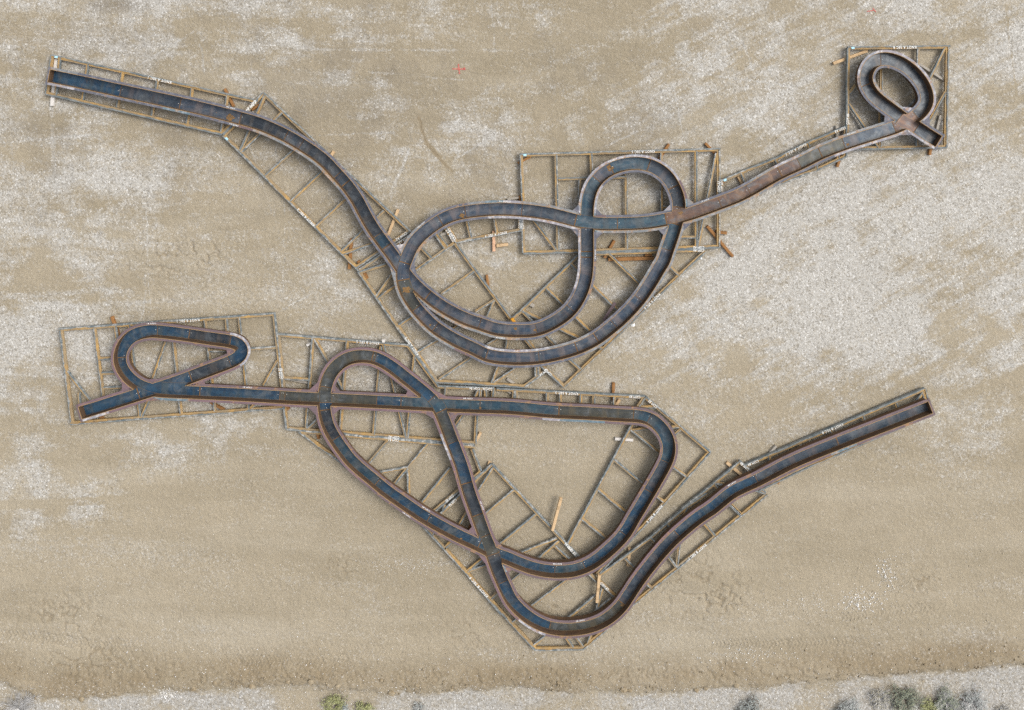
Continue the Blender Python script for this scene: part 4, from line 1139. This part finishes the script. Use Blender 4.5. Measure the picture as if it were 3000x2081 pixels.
# ------------------------------------------------------------------ sagebrush
def leafmat(name, a, b, c):
    t = NT(name); P = t.obj()
    v = t.noise(P, 16, 3, 0.6)
    col = t.mix(t.ramp(v, .38, .62), a, b)
    col = t.mix(t.ramp(t.noise(P, 45, 2), .52, .62), col, c)
    return t.out(col, 0.85, 0.15)
LEAF = {'g': leafmat("sage_grey_leaves", (0.20, 0.225, 0.205), (0.33, 0.35, 0.33), (0.46, 0.48, 0.46)),
        'y': leafmat("yellow_green_leaves", (0.20, 0.22, 0.075), (0.36, 0.37, 0.16), (0.45, 0.44, 0.27)),
        'd': leafmat("dark_sage_leaves", (0.11, 0.13, 0.105), (0.21, 0.235, 0.19), (0.38, 0.39, 0.24)),
        's': leafmat("dry_straw_leaves", (0.30, 0.275, 0.20), (0.42, 0.40, 0.32), (0.22, 0.19, 0.13))}
TWIG = {'w': leafmat("bleached_twigs", (0.42, 0.41, 0.39), (0.55, 0.54, 0.53), (0.33, 0.31, 0.28)),
        'b': leafmat("brown_twigs", (0.13, 0.105, 0.08), (0.24, 0.21, 0.17), (0.33, 0.30, 0.26))}
def shrub(px, py, rad, hgt, lt, tw, ntw, nleaf, lab, seed, name="sagebrush"):
    r = np.random.default_rng(seed)
    X, Y = ground_pt(px, py, 0.15); z = gz(X, Y)
    ro = root(name, (X, Y, z), lab, "shrub", "shrubs on the stony strip along the bottom")
    V, F = [], []; tips = []
    def tube(pts, r0, r1):
        b0 = len(V); n = len(pts)
        for k, p in enumerate(pts):
            rr_ = r0 + (r1 - r0) * k / (n - 1)
            for a in range(3):
                V.append((p[0] + rr_ * math.cos(a * 2.09), p[1] + rr_ * math.sin(a * 2.09), p[2] + rr_ * .5 * math.sin(a * 2.09 + 1)))
        for k in range(n - 1):
            for a in range(3):
                q = b0 + 3 * k
                F.append((q + a, q + (a + 1) % 3, q + 3 + (a + 1) % 3, q + 3 + a))
    for k in range(ntw):
        th = r.uniform(0, 6.283); L = rad * r.uniform(.45, 1.1); up = hgt * .75 * r.uniform(.2, 1.0) * (1 - .35 * L / rad)
        lobe = 1 + .22 * math.sin(3 * th + seed) + .15 * math.sin(5 * th + 2 * seed)
        L *= lobe
        pts = []; wob = r.normal(0, .10, 2)
        for q in range(6):
            f = q / 5
            pts.append((X + math.cos(th + wob[0] * f * 3) * L * f, Y + math.sin(th + wob[0] * f * 3) * L * f, z + up * (f ** .8) * (1 - .25 * f) + .01))
        tube(pts, .010, .004)
        for q in (2, 3, 4):
            for _ in range(3):
                b = pts[q]; th2 = th + r.normal(0, .7); l2 = L * r.uniform(.12, .35)
                e = (b[0] + math.cos(th2) * l2, b[1] + math.sin(th2) * l2, b[2] + r.uniform(0, .06))
                tube([b, ((b[0] + e[0]) / 2, (b[1] + e[1]) / 2, (b[2] + e[2]) / 2 + .01), e], .005, .003)
                tips.append(e)
        tips.append(pts[-1])
    mesh("twigs", V, F, TWIG[tw], ro)
    if nleaf:
        V, F = [], []
        tips = np.array(tips)
        nleaf = int(nleaf * 1.3); idx = r.integers(0, len(tips), nleaf)
        for k in range(nleaf):
            c = tips[idx[k]] + r.normal(0, .024, 3) * (1, 1, .5)
            a = r.uniform(0, 6.28); l = r.uniform(.025, .06); wd = l * .30; tz = r.uniform(-.3, .3)
            d = np.array([math.cos(a), math.sin(a), tz]) * l; n_ = np.array([-math.sin(a), math.cos(a), r.uniform(-.5, .5)]) * wd
            b = len(V)
            V += [tuple(c - d * .5), tuple(c + n_ * .5), tuple(c + d * .5), tuple(c - n_ * .5)]
            F.append((b, b + 1, b + 2, b + 3))
        mesh("foliage", V, F, LEAF[lt], ro)
SH = [(45, 2085, .62, .35, 's', 'w', 120, 0, "bare bleached twigs in the bottom left corner"),
      (978, 2068, .36, .40, 'y', 'b', 90, 1500, "yellow green bush nearest the left of the bottom edge"),
      (1066, 2080, .24, .35, 'y', 'b', 50, 800, "tiny bright green shrub at bottom left of centre"),
      (1228, 2082, .22, .25, 'g', 'w', 36, 160, "little grey twiggy shrub right of the green ones"),
      (1005, 2085, .20, .25, 'g', 'b', 40, 500, "small grey shrub hugging the yellow green bush"),
      (2200, 2090, .46, .40, 'g', 'b', 100, 1800, "low grey sagebrush alone left of the big shrub row"),
      (2490, 2088, .42, .45, 'g', 'w', 120, 1500, "grey silky shrub at the left end of the big shrub row"),
      (2585, 2052, .34, .30, 's', 'w', 130, 700, "pale straw coloured tuft between two sagebrushes"),
      (2655, 2052, .46, .50, 'd', 'b', 120, 2600, "dark green sagebrush with yellowish tips in the row"),
      (2728, 2082, .34, .40, 'y', 'b', 80, 1200, "yellowish bush right of the dark sagebrush"),
      (2778, 2064, .42, .45, 'd', 'w', 110, 1700, "dark twiggy sagebrush in the middle of the row"),
      (2855, 2066, .48, .42, 'g', 'w', 150, 1100, "pale grey twiggy shrub at the right end of the row"),
      (2945, 2095, .30, .30, 's', 'w', 80, 300, "dry straw shrub near the bottom right corner")]
for k, a in enumerate(SH):
    shrub(a[0], a[1] + 4, a[2] * .88, *a[3:], seed=200 + k)
